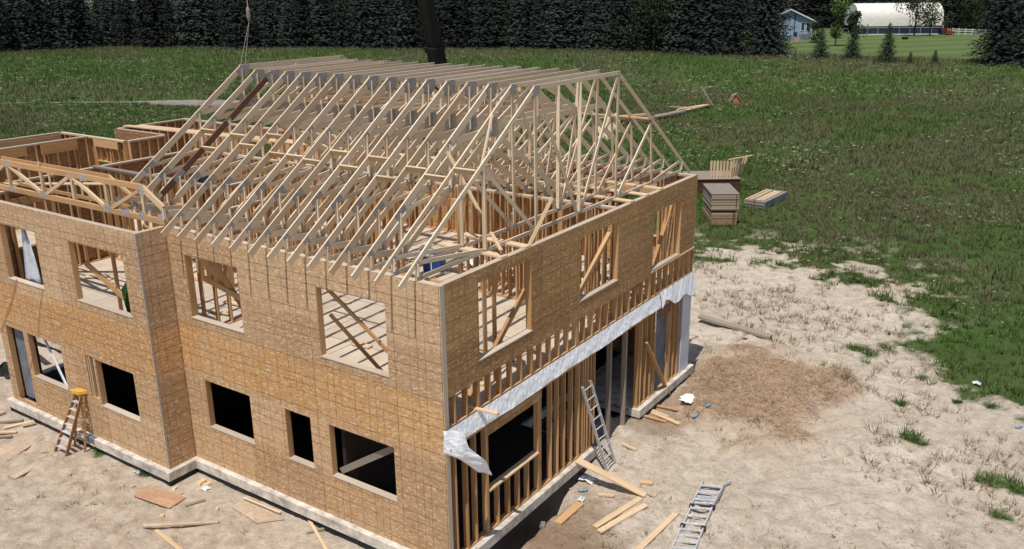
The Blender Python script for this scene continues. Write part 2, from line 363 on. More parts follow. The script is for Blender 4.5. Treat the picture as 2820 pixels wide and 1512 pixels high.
def sheet(name, X, Y, Z, mat, attrs, **kw):
    a, b = X.shape; me = bpy.data.meshes.new(name)
    V = np.stack([X.ravel(), Y.ravel(), Z.ravel()], 1).astype(np.float32)
    i, j = np.meshgrid(np.arange(a-1), np.arange(b-1), indexing='ij'); q = (i*b+j).ravel()
    F = np.stack([q, q+b, q+b+1, q+1], 1).astype(np.int32); n = len(F)
    me.vertices.add(len(V)); me.vertices.foreach_set('co', V.ravel()); me.loops.add(4*n); me.loops.foreach_set('vertex_index', F.ravel())
    me.polygons.add(n); me.polygons.foreach_set('loop_start', np.arange(n)*4); me.polygons.foreach_set('loop_total', np.full(n, 4)); me.polygons.foreach_set('use_smooth', np.ones(n, bool))
    me.update(calc_edges=True)
    for k, A in attrs.items():
        at = me.attributes.new(k, 'FLOAT', 'POINT'); at.data.foreach_set('value', A.ravel().astype(np.float32))
    me.materials.append(mat); o = bpy.data.objects.new(name, me); COL.objects.link(o); return tag(o, **kw)
def ground_material():
    m = NT('ground_soil_and_grass', 0.95, 0.1); pos = m.pos()
    at = lambda n: m.n('ShaderNodeAttribute', attribute_name=n).outputs['Fac']
    n1 = m.noise(pos, 0.35, 5, 0.6); n2 = m.noise(pos, 2.5, 6, 0.65); n3 = m.noise(pos, 11, 5, 0.7); n4 = m.noise(pos, 40, 3, 0.7)
    sand = m.mix(m.mapr(n1, 0.35, 0.65), hexc(220, 206, 188), hexc(206, 191, 172)); sand = m.mix(m.mapr(n2, 0.42, 0.66, 0, 0.7), sand, hexc(176, 158, 138))
    sand = m.mix(m.mapr(n3, 0.5, 0.72, 0, 0.6), sand, hexc(146, 126, 104)); sand = m.mix(m.mapr(n4, 0.5, 0.8, 0, 0.25), sand, hexc(150, 130, 108))
    # the trodden earth in front of the long wall is browner
    sp = m.n('ShaderNodeSeparateXYZ'); m.l(pos, sp.inputs[0])
    fr = m.math('MULTIPLY', m.mapr(sp.outputs[1], 1.0, -1.5), m.mapr(sp.outputs[0], 3.0, -4.0)); sand = m.mix(m.math('MULTIPLY', fr, 0.75), sand, m.mix(m.mapr(n2, 0.35, 0.65), hexc(208, 191, 171), hexc(168, 149, 129)))
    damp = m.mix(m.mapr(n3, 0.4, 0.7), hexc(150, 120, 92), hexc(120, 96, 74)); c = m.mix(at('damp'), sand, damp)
    st = m.mix(m.mapr(m.noise(pos, 18, 5, 0.7), 0.35, 0.65), hexc(204, 176, 148), hexc(158, 130, 104)); c = m.mix(at('straw'), c, st)
    g1 = m.noise(pos, 0.12, 5, 0.65); g2 = m.noise(pos, 0.9, 6, 0.7); g3 = m.noise(pos, 4.0, 5, 0.75)
    gr = m.mix(m.mapr(g1, 0.38, 0.62), hexc(76, 104, 48), hexc(92, 94, 60)); gr = m.mix(m.mapr(g2, 0.4, 0.7, 0, 0.8), gr, hexc(58, 86, 38)); gr = m.mix(m.mapr(g3, 0.45, 0.7, 0, 0.7), gr, hexc(46, 58, 32))
    c = m.mix(at('grass'), c, gr)
    wv = m.n('ShaderNodeTexWave'); wv.inputs['Scale'].default_value = 0.16; wv.inputs['Distortion'].default_value = 1.5; m.l(m.scl(pos, 0.15, 1, 0, 0.1), wv.inputs['Vector'])
    lw = m.mix(m.mapr(wv.outputs['Fac'], 0.3, 0.7), hexc(96, 112, 66), hexc(84, 100, 56)); lw = m.mix(m.mapr(g2, 0.4, 0.7, 0, 0.4), lw, hexc(106, 110, 78)); c = m.mix(at('lawn'), c, lw)
    m.col(c); m.bump(m.math('ADD', m.math('ADD', m.math('MULTIPLY', n2, 0.5), m.math('MULTIPLY', n3, 0.3)), m.math('MULTIPLY', n4, 0.12)), 1.0, 0.22); return m.mat
M_GROUND = ground_material()
gmask = grass_mask(GX, GY); smask = straw_mask(GX, GY)*(1-gmask*.7)
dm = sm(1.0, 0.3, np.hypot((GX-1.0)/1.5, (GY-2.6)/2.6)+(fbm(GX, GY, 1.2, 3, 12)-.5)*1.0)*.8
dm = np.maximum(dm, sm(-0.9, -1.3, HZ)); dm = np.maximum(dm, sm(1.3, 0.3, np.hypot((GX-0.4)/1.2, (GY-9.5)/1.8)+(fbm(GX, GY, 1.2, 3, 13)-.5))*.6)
sheet('ground', GX, GY, HZ, M_GROUND, {'grass': gmask, 'straw': smask, 'damp': dm, 'lawn': lawn_mask(GX, GY)}, kind='structure')
# dirt track across the field
pc = [PZ(px, py) for px, py in ((-300, 296), (100, 288), (320, 286), (480, 288), (620, 290), (760, 296), (900, 302))]
hw = [.3, .3, .5, 2.4, 3.2, 3.0, 2.6]
pts = []
for i in range(len(pc)-1):
    for t in np.linspace(0, 1, 30, endpoint=False): pts.append((pc[i][:2]*(1-t)+pc[i+1][:2]*t, hw[i]*(1-t)+hw[i+1]*t))
PXX = np.zeros((len(pts), 15)); PYY = np.zeros_like(PXX)
for i, (p, h_) in enumerate(pts):
    q = pts[min(i+1, len(pts)-1)][0]-pts[max(i-1, 0)][0]; q = q/np.linalg.norm(q); nrm = np.array((-q[1], q[0]))
    h2 = h_*(1+0.35*(vnoise(i*0.35, 3.3, 5)-.5))
    for j in range(15):
        s_ = (j/7-1)*h2; PXX[i, j], PYY[i, j] = p+nrm*s_
M_PATH = flat('gravel_track', (150, 140, 132), 0.95, 0, 0.15, 0.8, bump=0.3)
sheet('dirt_track', PXX[:, ::-1], PYY[:, ::-1], ground_h(PXX, PYY)[:, ::-1]+0.05, M_PATH, {}, kind='structure')

# ------------------------------------------------------------------ grass blades and weeds (nobody could count them)
def foliage_mat(name, cols, rough=0.8, transl=0.0, spec=0.2):
    m = NT(name, rough, spec); r = m.n('ShaderNodeNewGeometry').outputs['Random Per Island']
    cr = m.n('ShaderNodeValToRGB'); el = cr.color_ramp.elements; el[0].color = hexc(*cols[0]); el[0].position = 0; el[1].color = hexc(*cols[-1]); el[1].position = 1
    for i, c in enumerate(cols[1:-1]): e = el.new((i+1)/(len(cols)-1)); e.color = hexc(*c)
    m.l(r, cr.inputs[0]); c = cr.outputs[0]
    c = m.mix(m.mapr(m.noise(m.pos(), 0.25, 4), 0.35, 0.65, 0, 0.45), c, hexc(*[int(q*0.72) for q in cols[len(cols)//2]])); m.col(c); return m.mat
def blades(name, X, Y, size, mat, nb, wr=0.12, lean=0.6, flat_=0.0, **kw):
    n = len(X); Z = ground_h(X, Y)-0.01; X = np.repeat(X, nb); Y = np.repeat(Y, nb); Z = np.repeat(Z, nb); S = np.repeat(size, nb)
    N = len(X); a = rng.random(N)*2*np.pi; rad = S*0.45*np.sqrt(rng.random(N)); bx = X+np.cos(a)*rad; by = Y+np.sin(a)*rad
    hgt = S*(0.55+0.6*rng.random(N))*(1-flat_); le = S*lean*(0.3+rng.random(N)); b2 = a+rng.normal(0, .7, N)
    wd = S*wr*(0.6+0.8*rng.random(N)); t = rng.random(N)*2*np.pi; wx = np.cos(t)*wd/2; wy = np.sin(t)*wd/2
    V = np.empty((N, 3, 3), np.float32)
    V[:, 0] = np.stack([bx-wx, by-wy, Z], 1); V[:, 1] = np.stack([bx+wx, by+wy, Z], 1); V[:, 2] = np.stack([bx+np.cos(b2)*le, by+np.sin(b2)*le, Z+hgt+0.01], 1)
    me = bpy.data.meshes.new(name); me.vertices.add(N*3); me.vertices.foreach_set('co', V.ravel()); me.loops.add(N*3); me.loops.foreach_set('vertex_index', np.arange(N*3, dtype=np.int32))
    me.polygons.add(N); me.polygons.foreach_set('loop_start', np.arange(N)*3); me.polygons.foreach_set('loop_total', np.full(N, 3)); me.update(calc_edges=True)
    me.materials.append(mat); o = bpy.data.objects.new(name, me); COL.objects.link(o); return tag(o, kind='stuff', **kw)
TRK = np.array([p for p, _ in pts]); TRH = np.array([h_ for _, h_ in pts])
def near_track(X, Y):
    out = np.zeros(len(X), bool); q = (X < -20) & (X > -140) & (Y > 20) & (Y < 75)
    if q.any():
        d = np.hypot(X[q][:, None]-TRK[None, :, 0], Y[q][:, None]-TRK[None, :, 1]); j = d.argmin(1); out[q] = d[np.arange(len(j)), j] < TRH[j]*0.95
    return out
def in_view(X, Y, pad=0.06):
    d = np.stack([X-CAM[0], Y-CAM[1], np.full(len(X), -0.42)-CAM[2]], 1); z = d@AF; u = (d@AR)/z*FPX/1410
    return (z > 0) & (np.abs(u) < 1.4)
def scatter(n, r0, r1, dens, yaw=(-1.3, 0.42)):
    # uniform over the sector; caller thins with a mask
    r = np.sqrt(rng.random(n)*(r1*r1-r0*r0)+r0*r0); a = rng.uniform(yaw[0], yaw[1], n); return CAM[0]+np.sin(a)*r, CAM[1]+np.cos(a)*r, r
M_GR = foliage_mat('meadow_grass', [(56, 82, 35), (74, 102, 44), (94, 116, 56), (108, 120, 72), (66, 92, 40)])
M_GR2 = foliage_mat('meadow_grass_dry', [(86, 86, 56), (108, 106, 74), (124, 122, 88), (80, 86, 52)])
M_FLW = foliage_mat('meadow_flowers', [(126, 134, 98), (150, 156, 120), (176, 178, 150), (118, 128, 88)])
M_WEED = foliage_mat('dry_weed', [(120, 100, 72), (146, 124, 92), (98, 84, 58), (104, 104, 66)])
M_STRAW = foliage_mat('straw', [(212, 182, 150), (176, 146, 114), (120, 96, 74), (222, 198, 168)])
for (nm, n, r0, r1, s0, s1, nb) in (('grass', 32000, 14, 60, .22, .34, 12), ('grass', 38000, 60, 110, .34, .5, 10), ('grass', 52000, 110, 240, .5, .75, 8)):
    X, Y, r = scatter(n, r0, r1, 1); g = grass_mask(X, Y); k = (g > 0.35+0.3*rng.random(n)) & in_view(X, Y) & (lawn_mask(X, Y) < 0.5) & (sdist(X, Y, [(-26.5, -1.2), (0.6, -1.2), (0.6, 13), (-26.5, 13)]) > 0.2)
    k &= ~near_track(X, Y); X, Y = X[k], Y[k]
    s = rng.uniform(s0, s1, len(X))*(0.7+0.6*fbm(X, Y, 0.25, 3, 31))
    dry = fbm(X, Y, 0.07, 4, 41)+rng.normal(0, .05, len(X))+.07*sm(-70, -5, X) > 0.57
    blades('grass', X[~dry], Y[~dry], s[~dry], M_GR, nb); blades('grass', X[dry], Y[dry], s[dry], M_GR2, nb)
for (n, r0, r1, s0) in ((9000, 18, 60, .07), (12000, 60, 110, .12), (9000, 110, 200, .2)):
    X, Y, r = scatter(n, r0, r1, 1); k = (grass_mask(X, Y) > 0.8) & in_view(X, Y) & (lawn_mask(X, Y) < 0.5) & (fbm(X, Y, 0.12, 4, 51)+rng.normal(0, .07, n) > 0.56)
    k &= ~near_track(X, Y); X, Y = X[k], Y[k]
    o = blades('wildflowers', X, Y, rng.uniform(s0*.7, s0*1.4, len(X)), M_FLW, 5, wr=0.9, lean=1.2, flat_=0.7); o.location.z = 0.20 if r0 < 60 else 0.3 if r0 < 110 else .42
# tall pale grass along the far edge of the field
ex, ey = [], []
FE = [(-186, 82), (-182, 108), (-147, 117.5), (-89, 143.5), (-50, 148.5), (-23, 148), (0, 146), (20, 143)]
for i in range(len(FE)-1):
    L = math.dist(FE[i], FE[i+1])
    for _ in range(int(L*11)):
        t = random.random(); ex.append(FE[i][0]*(1-t)+FE[i+1][0]*t+random.gauss(0, 1.2)); ey.append(FE[i][1]*(1-t)+FE[i+1][1]*t+random.gauss(0, 2.2))
ex = np.array(ex); ey = np.array(ey); blades('grass', ex, ey, rng.uniform(.5, .9, len(ex)), M_GR2, 8)
# sparse weeds on the sand, straw on the heap
X = rng.uniform(-14, 14, 9000); Y = rng.uniform(-8, 30, 9000); k = (grass_mask(X, Y) < 0.3) & (sdist(X, Y, [(-17.6, -1.1), (0.5, -1.1), (0.5, 12.9), (-17.6, 12.9)]) > 0.25) & (fbm(X, Y, 0.45, 3, 61)+(Y > 9)*0.08+rng.normal(0, .05, len(X)) > 0.56+0.08*(Y < 9))
X, Y = X[k], Y[k]; blades('dry_weeds', X, Y, rng.uniform(.06, .20, len(X))*(1+.6*(Y > 9)), M_WEED, 11, wr=0.07, lean=0.9)
X = rng.uniform(-14, 12, 900); Y = rng.uniform(-6, 30, 900); k = (grass_mask(X, Y) < 0.5) & (fbm(X, Y, 0.5, 3, 71) > 0.57) & (sdist(X, Y, [(-17.6, -1.1), (0.5, -1.1), (0.5, 12.9), (-17.6, 12.9)]) > 0.1); X, Y = X[k], Y[k]
blades('weeds', X, Y, rng.uniform(.06, .16, len(X)), M_GR, 8, wr=0.12)
X = rng.uniform(-2, 7, 30000); Y = rng.uniform(5, 20, 30000); k = straw_mask(X, Y) > 0.35+0.5*rng.random(len(X)); k &= X > 0.3; X, Y = X[k], Y[k]
blades('straw', X, Y, rng.uniform(.06, .17, len(X)), M_STRAW, 5, wr=0.09, lean=2.2, flat_=0.5)
blades('leafy_weeds', np.concatenate([np.full(14, a)+rng.normal(0, max(r, .05)*.45, 14) for a, b, r in PATCH]), np.concatenate([np.full(14, b)+rng.normal(0, max(r, .05)*.45, 14) for a, b, r in PATCH]), rng.uniform(.07, .15, 14*len(PATCH)), M_GR, 16, wr=0.14, lean=1.0)
X = rng.uniform(-19, 12, 16000); Y = rng.uniform(-7, 9, 16000); k = (sdist(X, Y, [(-17.6, -1.1), (0.45, -1.1), (0.45, 12.9), (-17.6, 12.9)]) > 0.05) & (fbm(X, Y, 0.6, 3, 91)+rng.normal(0, .08, len(X)) > 0.57); X, Y = X[k], Y[k]
M_CHIP = foliage_mat('wood_chips', [(206, 184, 150), (150, 126, 98), (120, 98, 76), (222, 206, 180)])
blades('wood_chips', X, Y, rng.uniform(.02, .07, len(X))*(1+1.3*(rng.random(len(X)) < .06)), M_CHIP, 3, wr=0.5, lean=2.2, flat_=0.8)
# ------------------------------------------------------------------ the unfinished house
ZT, ZF, XB, PB, LW = 6.257, 3.17, -8.48, 0.82, 12.37
XL = -17.27                                    # left end of the main block
def wall_sheet(axis_, c, u0, u1, z0, z1, holes, out, th=0.011, flaps=()):
    """sheathing in plane axis_=c; u along the other axis; out=+1/-1 outward side; holes = (u0,u1,z0,z1)"""
    mb = MB(); us = sorted({u0, u1, *[h[i] for h in holes for i in (0, 1)]}); us = [u for u in us if u0-1e-6 <= u <= u1+1e-6]
    zs = sorted({z0, z1, *[h[i] for h in holes for i in (2, 3)]}); zs = [z for z in zs if z0-1e-6 <= z <= z1+1e-6]
    def solid(i, j):
        if i < 0 or j < 0 or i >= len(us)-1 or j >= len(zs)-1: return False
        cu, cz = (us[i]+us[i+1])/2, (zs[j]+zs[j+1])/2
        return not any(h[0] < cu < h[1] and h[2] < cz < h[3] for h in holes)
    def pt(u, z, d): return (c+d, u, z) if axis_ == 'x' else (u, c+d, z)
    flip = (axis_ == 'x') == (out > 0)
    def quad(a, uv):
        if not flip: a = a[::-1]; uv = uv[::-1]
        mb.face(a, uv)
    o_, i_ = 0.0, -out*th
    for i in range(len(us)-1):
        for j in range(len(zs)-1):
            if not solid(i, j): continue
            a, b, e, f = us[i], us[i+1], zs[j], zs[j+1]; uv = [(a, e), (b, e), (b, f), (a, f)]
            quad([pt(a, e, o_), pt(b, e, o_), pt(b, f, o_), pt(a, f, o_)], uv)
            quad([pt(b, e, i_), pt(a, e, i_), pt(a, f, i_), pt(b, f, i_)], [(b, e), (a, e), (a, f), (b, f)])
            if not solid(i-1, j): quad([pt(a, e, i_), pt(a, e, o_), pt(a, f, o_), pt(a, f, i_)], uv)
            if not solid(i+1, j): quad([pt(b, e, o_), pt(b, e, i_), pt(b, f, i_), pt(b, f, o_)], uv)
            if not solid(i, j-1): quad([pt(a, e, i_), pt(b, e, i_), pt(b, e, o_), pt(a, e, o_)], uv)
            if not solid(i, j+1): quad([pt(a, f, o_), pt(b, f, o_), pt(b, f, i_), pt(a, f, i_)], uv)
    return mb
SW = 0.038
def bxw(mb, axis_, u0, u1, d0, d1, z0, z1, mi=0):
    """box in a wall: u along it, d across it"""
    if axis_ == 'x': mb.box(min(d0, d1), max(d0, d1), u0, u1, z0, z1, mi)
    else: mb.box(u0, u1, min(d0, d1), max(d0, d1), z0, z1, mi)
def frame(mb, axis_, u0, u1, d0, d1, z0, z1, holes=(), sp=0.406, start=None, plates=True, header=True, top2=True, skip=()):
    """stud wall; holes get jambs, header, sill, cripples"""
    g = 0.0015; d0, d1 = min(d0, d1), max(d0, d1)
    if plates:
        bxw(mb, axis_, u0, u1, d0, d1, z0, z0+SW)
        bxw(mb, axis_, u0, u1, d0, d1, z1-SW, z1, 1)
        if top2: bxw(mb, axis_, u0+g, u1-g, d0+g, d1-g, z1-2*SW, z1-SW-g)
    zb = z0+SW+g; zt = z1-2*SW-g
    u = u0+SW/2 if start is None else start
    us = []
    while u < u1-SW/2+1e-6: us.append(u); u += sp
    if abs(us[-1]-(u1-SW/2)) > .08: us.append(u1-SW/2)
    for u in us:
        if any(a-SW*1.5 < u < b+SW*1.5 for a, b, _, _ in holes):
            for a, b, c, d in holes:
                if a+SW < u < b-SW:
                    if c-SW > zb+.05: bxw(mb, axis_, u-SW/2, u+SW/2, d0+g*2, d1-g*2, zb, c-SW-g)
                    if not header and d+SW < zt-.05: bxw(mb, axis_, u-SW/2, u+SW/2, d0+g*2, d1-g*2, d+SW+g, zt)
            continue
        if u in skip: continue
        bxw(mb, axis_, u-SW/2+g, u+SW/2-g, d0+g, d1-g, zb, zt)
    for a, b, c, d in holes:
        for k, (s0, s1) in enumerate(((a-SW, a), (b, b+SW))):
            bxw(mb, axis_, s0, s1, d0+g*1.3, d1-g*1.3, zb, d if header else zt)
        for (s0, s1) in ((a-2*SW-g, a-SW-g), (b+SW+g, b+2*SW+g)): bxw(mb, axis_, s0, s1, d0+g*1.6, d1-g*1.6, zb, zt)
        if c > z0+.12: bxw(mb, axis_, a+g, b-g, d0-g, d1+g, c-SW, c)
        bxw(mb, axis_, a-SW, b+SW, d0+g*2, d1-g*2, d+g, min(d+(0.24 if header else SW), zt))
HOUSE = empty('unfinished_house', (-8.0, 6.0, 0.0), 'two-storey unfinished house of brown chipboard sheathing and bare studs on a concrete foundation', 'house under construction')
UP = (5.635, 4.02); LO = (2.39, 1.07)
D = 0.151
def opening(parent, axis_, c, inw, a, b, z0, z1, mat=M_STUD, name='window_frame'):
    """jambs, head and sill lining of a rough opening; inw = direction into the house"""
    mb = MB(); t = 0.006
    lo, hi = sorted((c+inw*0.0115, c+inw*(D+.004)))
    bxw(mb, axis_, a, a+t, lo, hi, z0, z1); bxw(mb, axis_, b-t, b, lo, hi, z0, z1); bxw(mb, axis_, a+t, b-t, lo, hi, z1-t, z1)
    f = mb.build(name, mat, parent)
    if z0 > 0.3:
        m2 = MB(); lo, hi = sorted((c-inw*0.016, c+inw*(D+.006))); bxw(m2, axis_, a-.02, b+.02, lo, hi, z0-.002, z0+.022); m2.build('sill', M_TOPP, f)
    return f
# --- long front wall, y = 0
FW = [(-7.88, -5.96, UP[1], UP[0]), (-3.41, -1.44, UP[1], UP[0]), (-7.71, -6.02, LO[1], LO[0]), (-4.80, -3.95, LO[1], LO[0]), (-3.36, -1.42, LO[1], LO[0])]
def parent_wall(name, axis_, c, u0, u1, z0, z1, holes, out, mat=M_OSB, label=None, **k):
    o = wall_sheet(axis_, c, u0, u1, z0, z1, holes, out).build(name, mat, HOUSE); return o
def add_frame(par, axis_, c, out, u0, u1, segs, mat=M_STUD, name='stud_framing', **k):
    mb = MB(); d0 = c-out*0.0125; d1 = c-out*D
    for (z0, z1, holes) in segs: frame(mb, axis_, u0, u1, d0, d1, z0, z1, holes, **k)
    return mb.build(name, [mat, M_TOPP], par)
def two(holes): return [(0.0, 2.74, [h for h in holes if h[3] < 3]), (ZF, ZT, [h for h in holes if h[3] > 3])]
def rim(par, axis_, c, out, u0, u1):
    mb = MB(); bxw(mb, axis_, u0, u1, c-out*0.0125, c-out*.05, 2.742, ZF-.02); return mb.build('rim_board', M_STUD, par)
front = parent_wall('front_wall', 'y', 0, XB+.012, -0.001, 0.0, ZT-.001, FW, -1)
add_frame(front, 'y', 0, -1, XB+.16, -.152, two(FW)); rim(front, 'y', 0, -1, XB+.16, -.152)
for h in FW: opening(front, 'y', 0, 1, *h)
# --- projecting bay wall, y = -PB
BX = -16.1
BW = [(-14.95, -13.10, UP[1], UP[0]), (-11.5, -9.14, UP[1], UP[0]), (-15.75, -14.78, 0.12, 2.45), (-14.56, -12.82, 1.10, 2.45), (-11.63, -11.26, 1.24, 2.47), (-11.18, -9.47, 1.07, 2.43)]
bay = parent_wall('bay_wall', 'y', -PB, BX, XB-.001, 0.0, ZT-.001, BW, -1)
add_frame(bay, 'y', -PB, -1, BX+.16, XB-.152, two(BW)); rim(bay, 'y', -PB, -1, BX+.16, XB-.152)
for h in BW:
    if h[1]-h[0] > .5: opening(bay, 'y', -PB, 1, *h, name='door_frame' if h[2] < .2 else 'window_frame')
mb = MB(); 
for x in (-11.60, -11.50, -11.30): mb.box(x, x+.036, -PB+.013, -PB+.12, 1.24, 2.47)
mb.build('stud_pack', M_TRIM, bay)
side = parent_wall('bay_side_wall', 'x', XB, -PB+.012, 0.011, 0.0, ZT-.003, [], 1)
add_frame(side, 'x', XB, 1, -PB+.013, 0.0, [(0.0, 2.74, []), (ZF, ZT-.003, [])])
mb = MB(); mb.box(XB-.004, XB+.006, -PB-.006, -PB+.05, 0.02, ZT-.01); mb.build('corner_flashing', M_PLATE, side)
side2 = parent_wall('bay_side_wall', 'x', BX, -PB+.012, 0.011, 0.0, ZT-.003, [], -1)
add_frame(side2, 'x', BX, -1, -PB+.16, 0.0, [(0.0, 2.74, []), (ZF, ZT-.003, [])])
f2 = parent_wall('front_wall', 'y', 0, XL, BX-.013, 0.0, ZT-.001, [], -1); add_frame(f2, 'y', 0, -1, XL+.16, BX-.02, [(0.0, 2.74, []), (ZF, ZT, [])])
# --- right wall, x = 0: sheathing only round the upper windows, bare studs below
RU = [(1.22, 3.20, 4.28, 5.98), (5.37, 7.33, 4.32, 5.93), (9.42, 11.29, 4.03, 5.70)]
right = parent_wall('side_wall', 'x', 0, .135, LW, 3.87, ZT-.001, RU+[(9.36, LW+.1, 3.0, 4.0)], 1, M_OSBR)
for h in RU: opening(right, 'x', 0, -1, *h)
mb = MB(); mb.beam((.006, 9.36, 3.985), (.006, LW, 3.985), .045, .05); mb.build('ledger_board', M_TRIM, right)
rs = MB(); g = .0015
ru = MB()
bxw(ru, 'x', .136, LW, -D, -.0125, ZT-SW, ZT, 1); bxw(ru, 'x', .137, LW-g, -D+g, -.014, ZT-2*SW, ZT-SW-g); bxw(ru, 'x', .136, LW, -D, -.0125, ZF, ZF+SW)
bxw(ru, 'x', .136, LW, -D, -.0125, 2.704, 2.742); bxw(ru, 'x', .136, LW, -D+g, -.014, 2.664, 2.703); bxw(ru, 'x', .136, 6.1, -D, -.0125, 0, SW); bxw(ru, 'x', 8.75, LW, -D, -.0125, 0, SW)
ru.build('wall_plate', [M_STUD, M_TOPP], right)
def stud(u, z0, z1, w=SW, d0=-D, d1=-.0125, mat=None, par=None, name='stud'):
    mb = MB(); bxw(mb, 'x', u-w/2, u+w/2, d0+random.uniform(0, .004), d1-random.uniform(0, .003), z0, z1); return mb.build(name, mat or M_STUD, par or right)
for k in range(31):                                   # upper storey studs
    u = .37+.406*k
    if u > LW-.1: break
    if any(a-.05 < u < b+.05 for a, b, _, _ in RU):
        hh = [h for h in RU if h[0]-.05 < u < h[1]+.05][0]
        if hh[0]+.06 < u < hh[1]-.06: stud(u, ZF+SW+g, hh[2]-g)
        continue
    stud(u, ZF+SW+g, ZT-2*SW-g)
for a, b, _, z in RU:
    for u in (a-.02, b+.02, a-.062, b+.062): stud(u, ZF+SW+g, ZT-2*SW-g)
mb = MB(); mb.box(-.15, .002, .001, .133, 0.0, ZT-.002); mb.build('corner_post', M_TOPP, right)
for u in (.32, .70, 1.01, 4.09, 4.41, 4.72, 5.08, 5.42, 5.62, 5.72, 5.86, 6.02, 6.22): stud(u, SW+g, 2.66)
for u in (1.40, 1.445, 3.50, 3.545, 3.60): stud(u, SW+g, 2.66)
for u in (1.84, 2.26, 2.66, 3.06): stud(u, SW+g, 1.04)
mb = MB(); mb.box(-.16, .02, 1.47, 3.48, 1.042, 1.08); mb.build('window_sill', M_TRIM, right)
mb = MB(); mb.box(-.15, -.004, 1.42, 3.62, 2.43, 2.662); mb.build('window_header', M_OSBR, right)
for u, z0 in ((7.12, -.45), (8.02, -.38)): stud(u, z0, 2.66, w=.07, mat=M_GREYW, name='prop_post')
for u in (8.80, 8.98, 9.30, 9.62, 9.78, 9.88, 10.85, 10.95, 11.25, 11.55): stud(u, SW+g, 2.66 if not 9.9 < u < 10.8 else 2.4)
mb = MB(); mb.box(-.15, -.006, 9.88, 10.86, 2.38, 2.66); mb.build('door_header', M_BROWN, right)
mb = MB(); mb.box(-.14, -.12, 9.9, 10.84, SW, 2.375); mb.build('door_panel', M_GREYSH, right)
mb = MB(); mb.box(-.02, .012, 11.72, 12.36, .02, 2.62); mb.build('wrapped_corner', M_WRAP, right)
mb = MB(); mb.box(-.12, -.02, 11.66, 11.70, .02, 2.62); mb.build('corner_trim', M_PLATE, right)
# rim joist and the white plastic over it
mb = MB(); mb.box(-.05, -.0125, .136, LW, 2.743, ZF-.001); mb.build('rim_board', M_STUD, right)
n = 150; P = []
for i in range(n):
    y = 0.0+i*(9.95)/(n-1); row = []
    for j in range(9):
        t = j/8; z = ZF+.02-t*(.40-.02*math.sin(y*1.7)); wv = .004*math.sin(y*6+t*7)+.003*math.sin(y*17-t*12)+.012*vnoise(y*3.1-t*2, t*3, 3)
        row.append((.016+wv*(.4+t)+.07*t, y, z))
    P.append(row)
mb = MB(); mb.grid(P)
P = []
for i in range(40):                                    # far end sags and tears
    y = 9.95+i*2.45/39; row = []
    for j in range(9):
        t = j/8; zz = ZF+.05-t*(.46+.16*sm(9.95, 12.3, y)+.09*math.sin(y*5.3)-.10*math.exp(-((y-10.2)/.25)**2)); row.append((.03+.08*t+.03*t*abs(math.sin(y*4))+.006*math.sin(y*17+t*6), y, zz))
    P.append(row)
mb.grid(P); mb.grid([[(.02+.02*t, y+.0*t, 2.72-.62*t-.04*math.sin(t*20)) for y in (9.72-.02*t+.012*math.sin(t*17), 9.80-.05*t+.02*math.sin(t*23))] for t in np.linspace(0, 1, 14)])
mb.build('plastic_strip', M_POLY, right, smooth=True)
# loose flap at the near corner
ctrl = [[(-.03, -.03, 3.20), (.03, .06, 3.22), (.05, .30, 3.12)], [(-.03, -.04, 2.95), (.10, .10, 2.90), (.14, .40, 2.72)], [(-.02, -.03, 2.68), (.16, .22, 2.55), (.24, .62, 2.45)], [(.06, .10, 2.62), (.20, .42, 2.30), (.26, .82, 2.22)], [(.14, .34, 2.45), (.22, .66, 2.02), (.24, .96, 1.98)], [(.18, .72, 2.14), (.22, .86, 1.92), (.22, 1.02, 1.80)]]
Cc = np.array(ctrl); P = np.zeros((26, 14, 3))
for i in range(26):
    for j in range(14):
        a = i/25*5; b = j/13*2; ia = min(int(a), 4); ib = min(int(b), 1); fa, fb = a-ia, b-ib
        P[i, j] = (Cc[ia, ib]*(1-fa)+Cc[ia+1, ib]*fa)*(1-fb)+(Cc[ia, ib+1]*(1-fa)+Cc[ia+1, ib+1]*fa)*fb
        P[i, j, 0] += .018*math.sin(i*.5+j*.6)+.008*math.sin(i*1.1-j*.9)+.012*j
mb = MB(); mb.grid(P); mb.build('loose_flap', M_POLY, right, smooth=True)
# --- back and left walls
BKH = [(-2.6, -1.2, 4.2, 5.5), (-6.8, -4.9, 4.2, 5.6), (-13.5, -11.5, 4.2, 5.6), (-20.5, -18.8, 4.2, 5.6)]
back = parent_wall('back_wall', 'y', LW, -24.7, -.012, 0.0, ZT-.001, BKH, 1)
add_frame(back, 'y', LW, 1, -24.6, -.152, two(BKH))
def inner(name, axis_, c, u0, u1, holes=(), out=1, z0=ZF, z1=ZT, sheath=True, th=D, sp=.406, header=True, mat=M_STUD):
    """partition or left-wing wall on the upper floor"""
    mb = MB(); frame(mb, axis_, u0, u1, c-out*.0125, c-out*th, z0, z1, holes, sp=sp, header=header)
    o = mb.build(name, [mat, M_TOPP], HOUSE)
    if sheath: wall_sheet(axis_, c, u0, u1, z0-.4, z1-.002, holes, out).build('sheathing', M_OSBIN, o)
    return o
inner('left_wall', 'x', -25.7, 1.0, 7.25, [(2.0, 3.6, 4.2, 5.3)], -1)
inner('left_wall', 'y', 7.25, -25.68, -21.17, [(-23.1, -22.2, 4.3, 5.3)], 1, header=False)
inner('partition_wall', 'x', -23.7, .5, 7.08, [(5.3, 6.45, 3.9, 5.05)], -1, header=False)
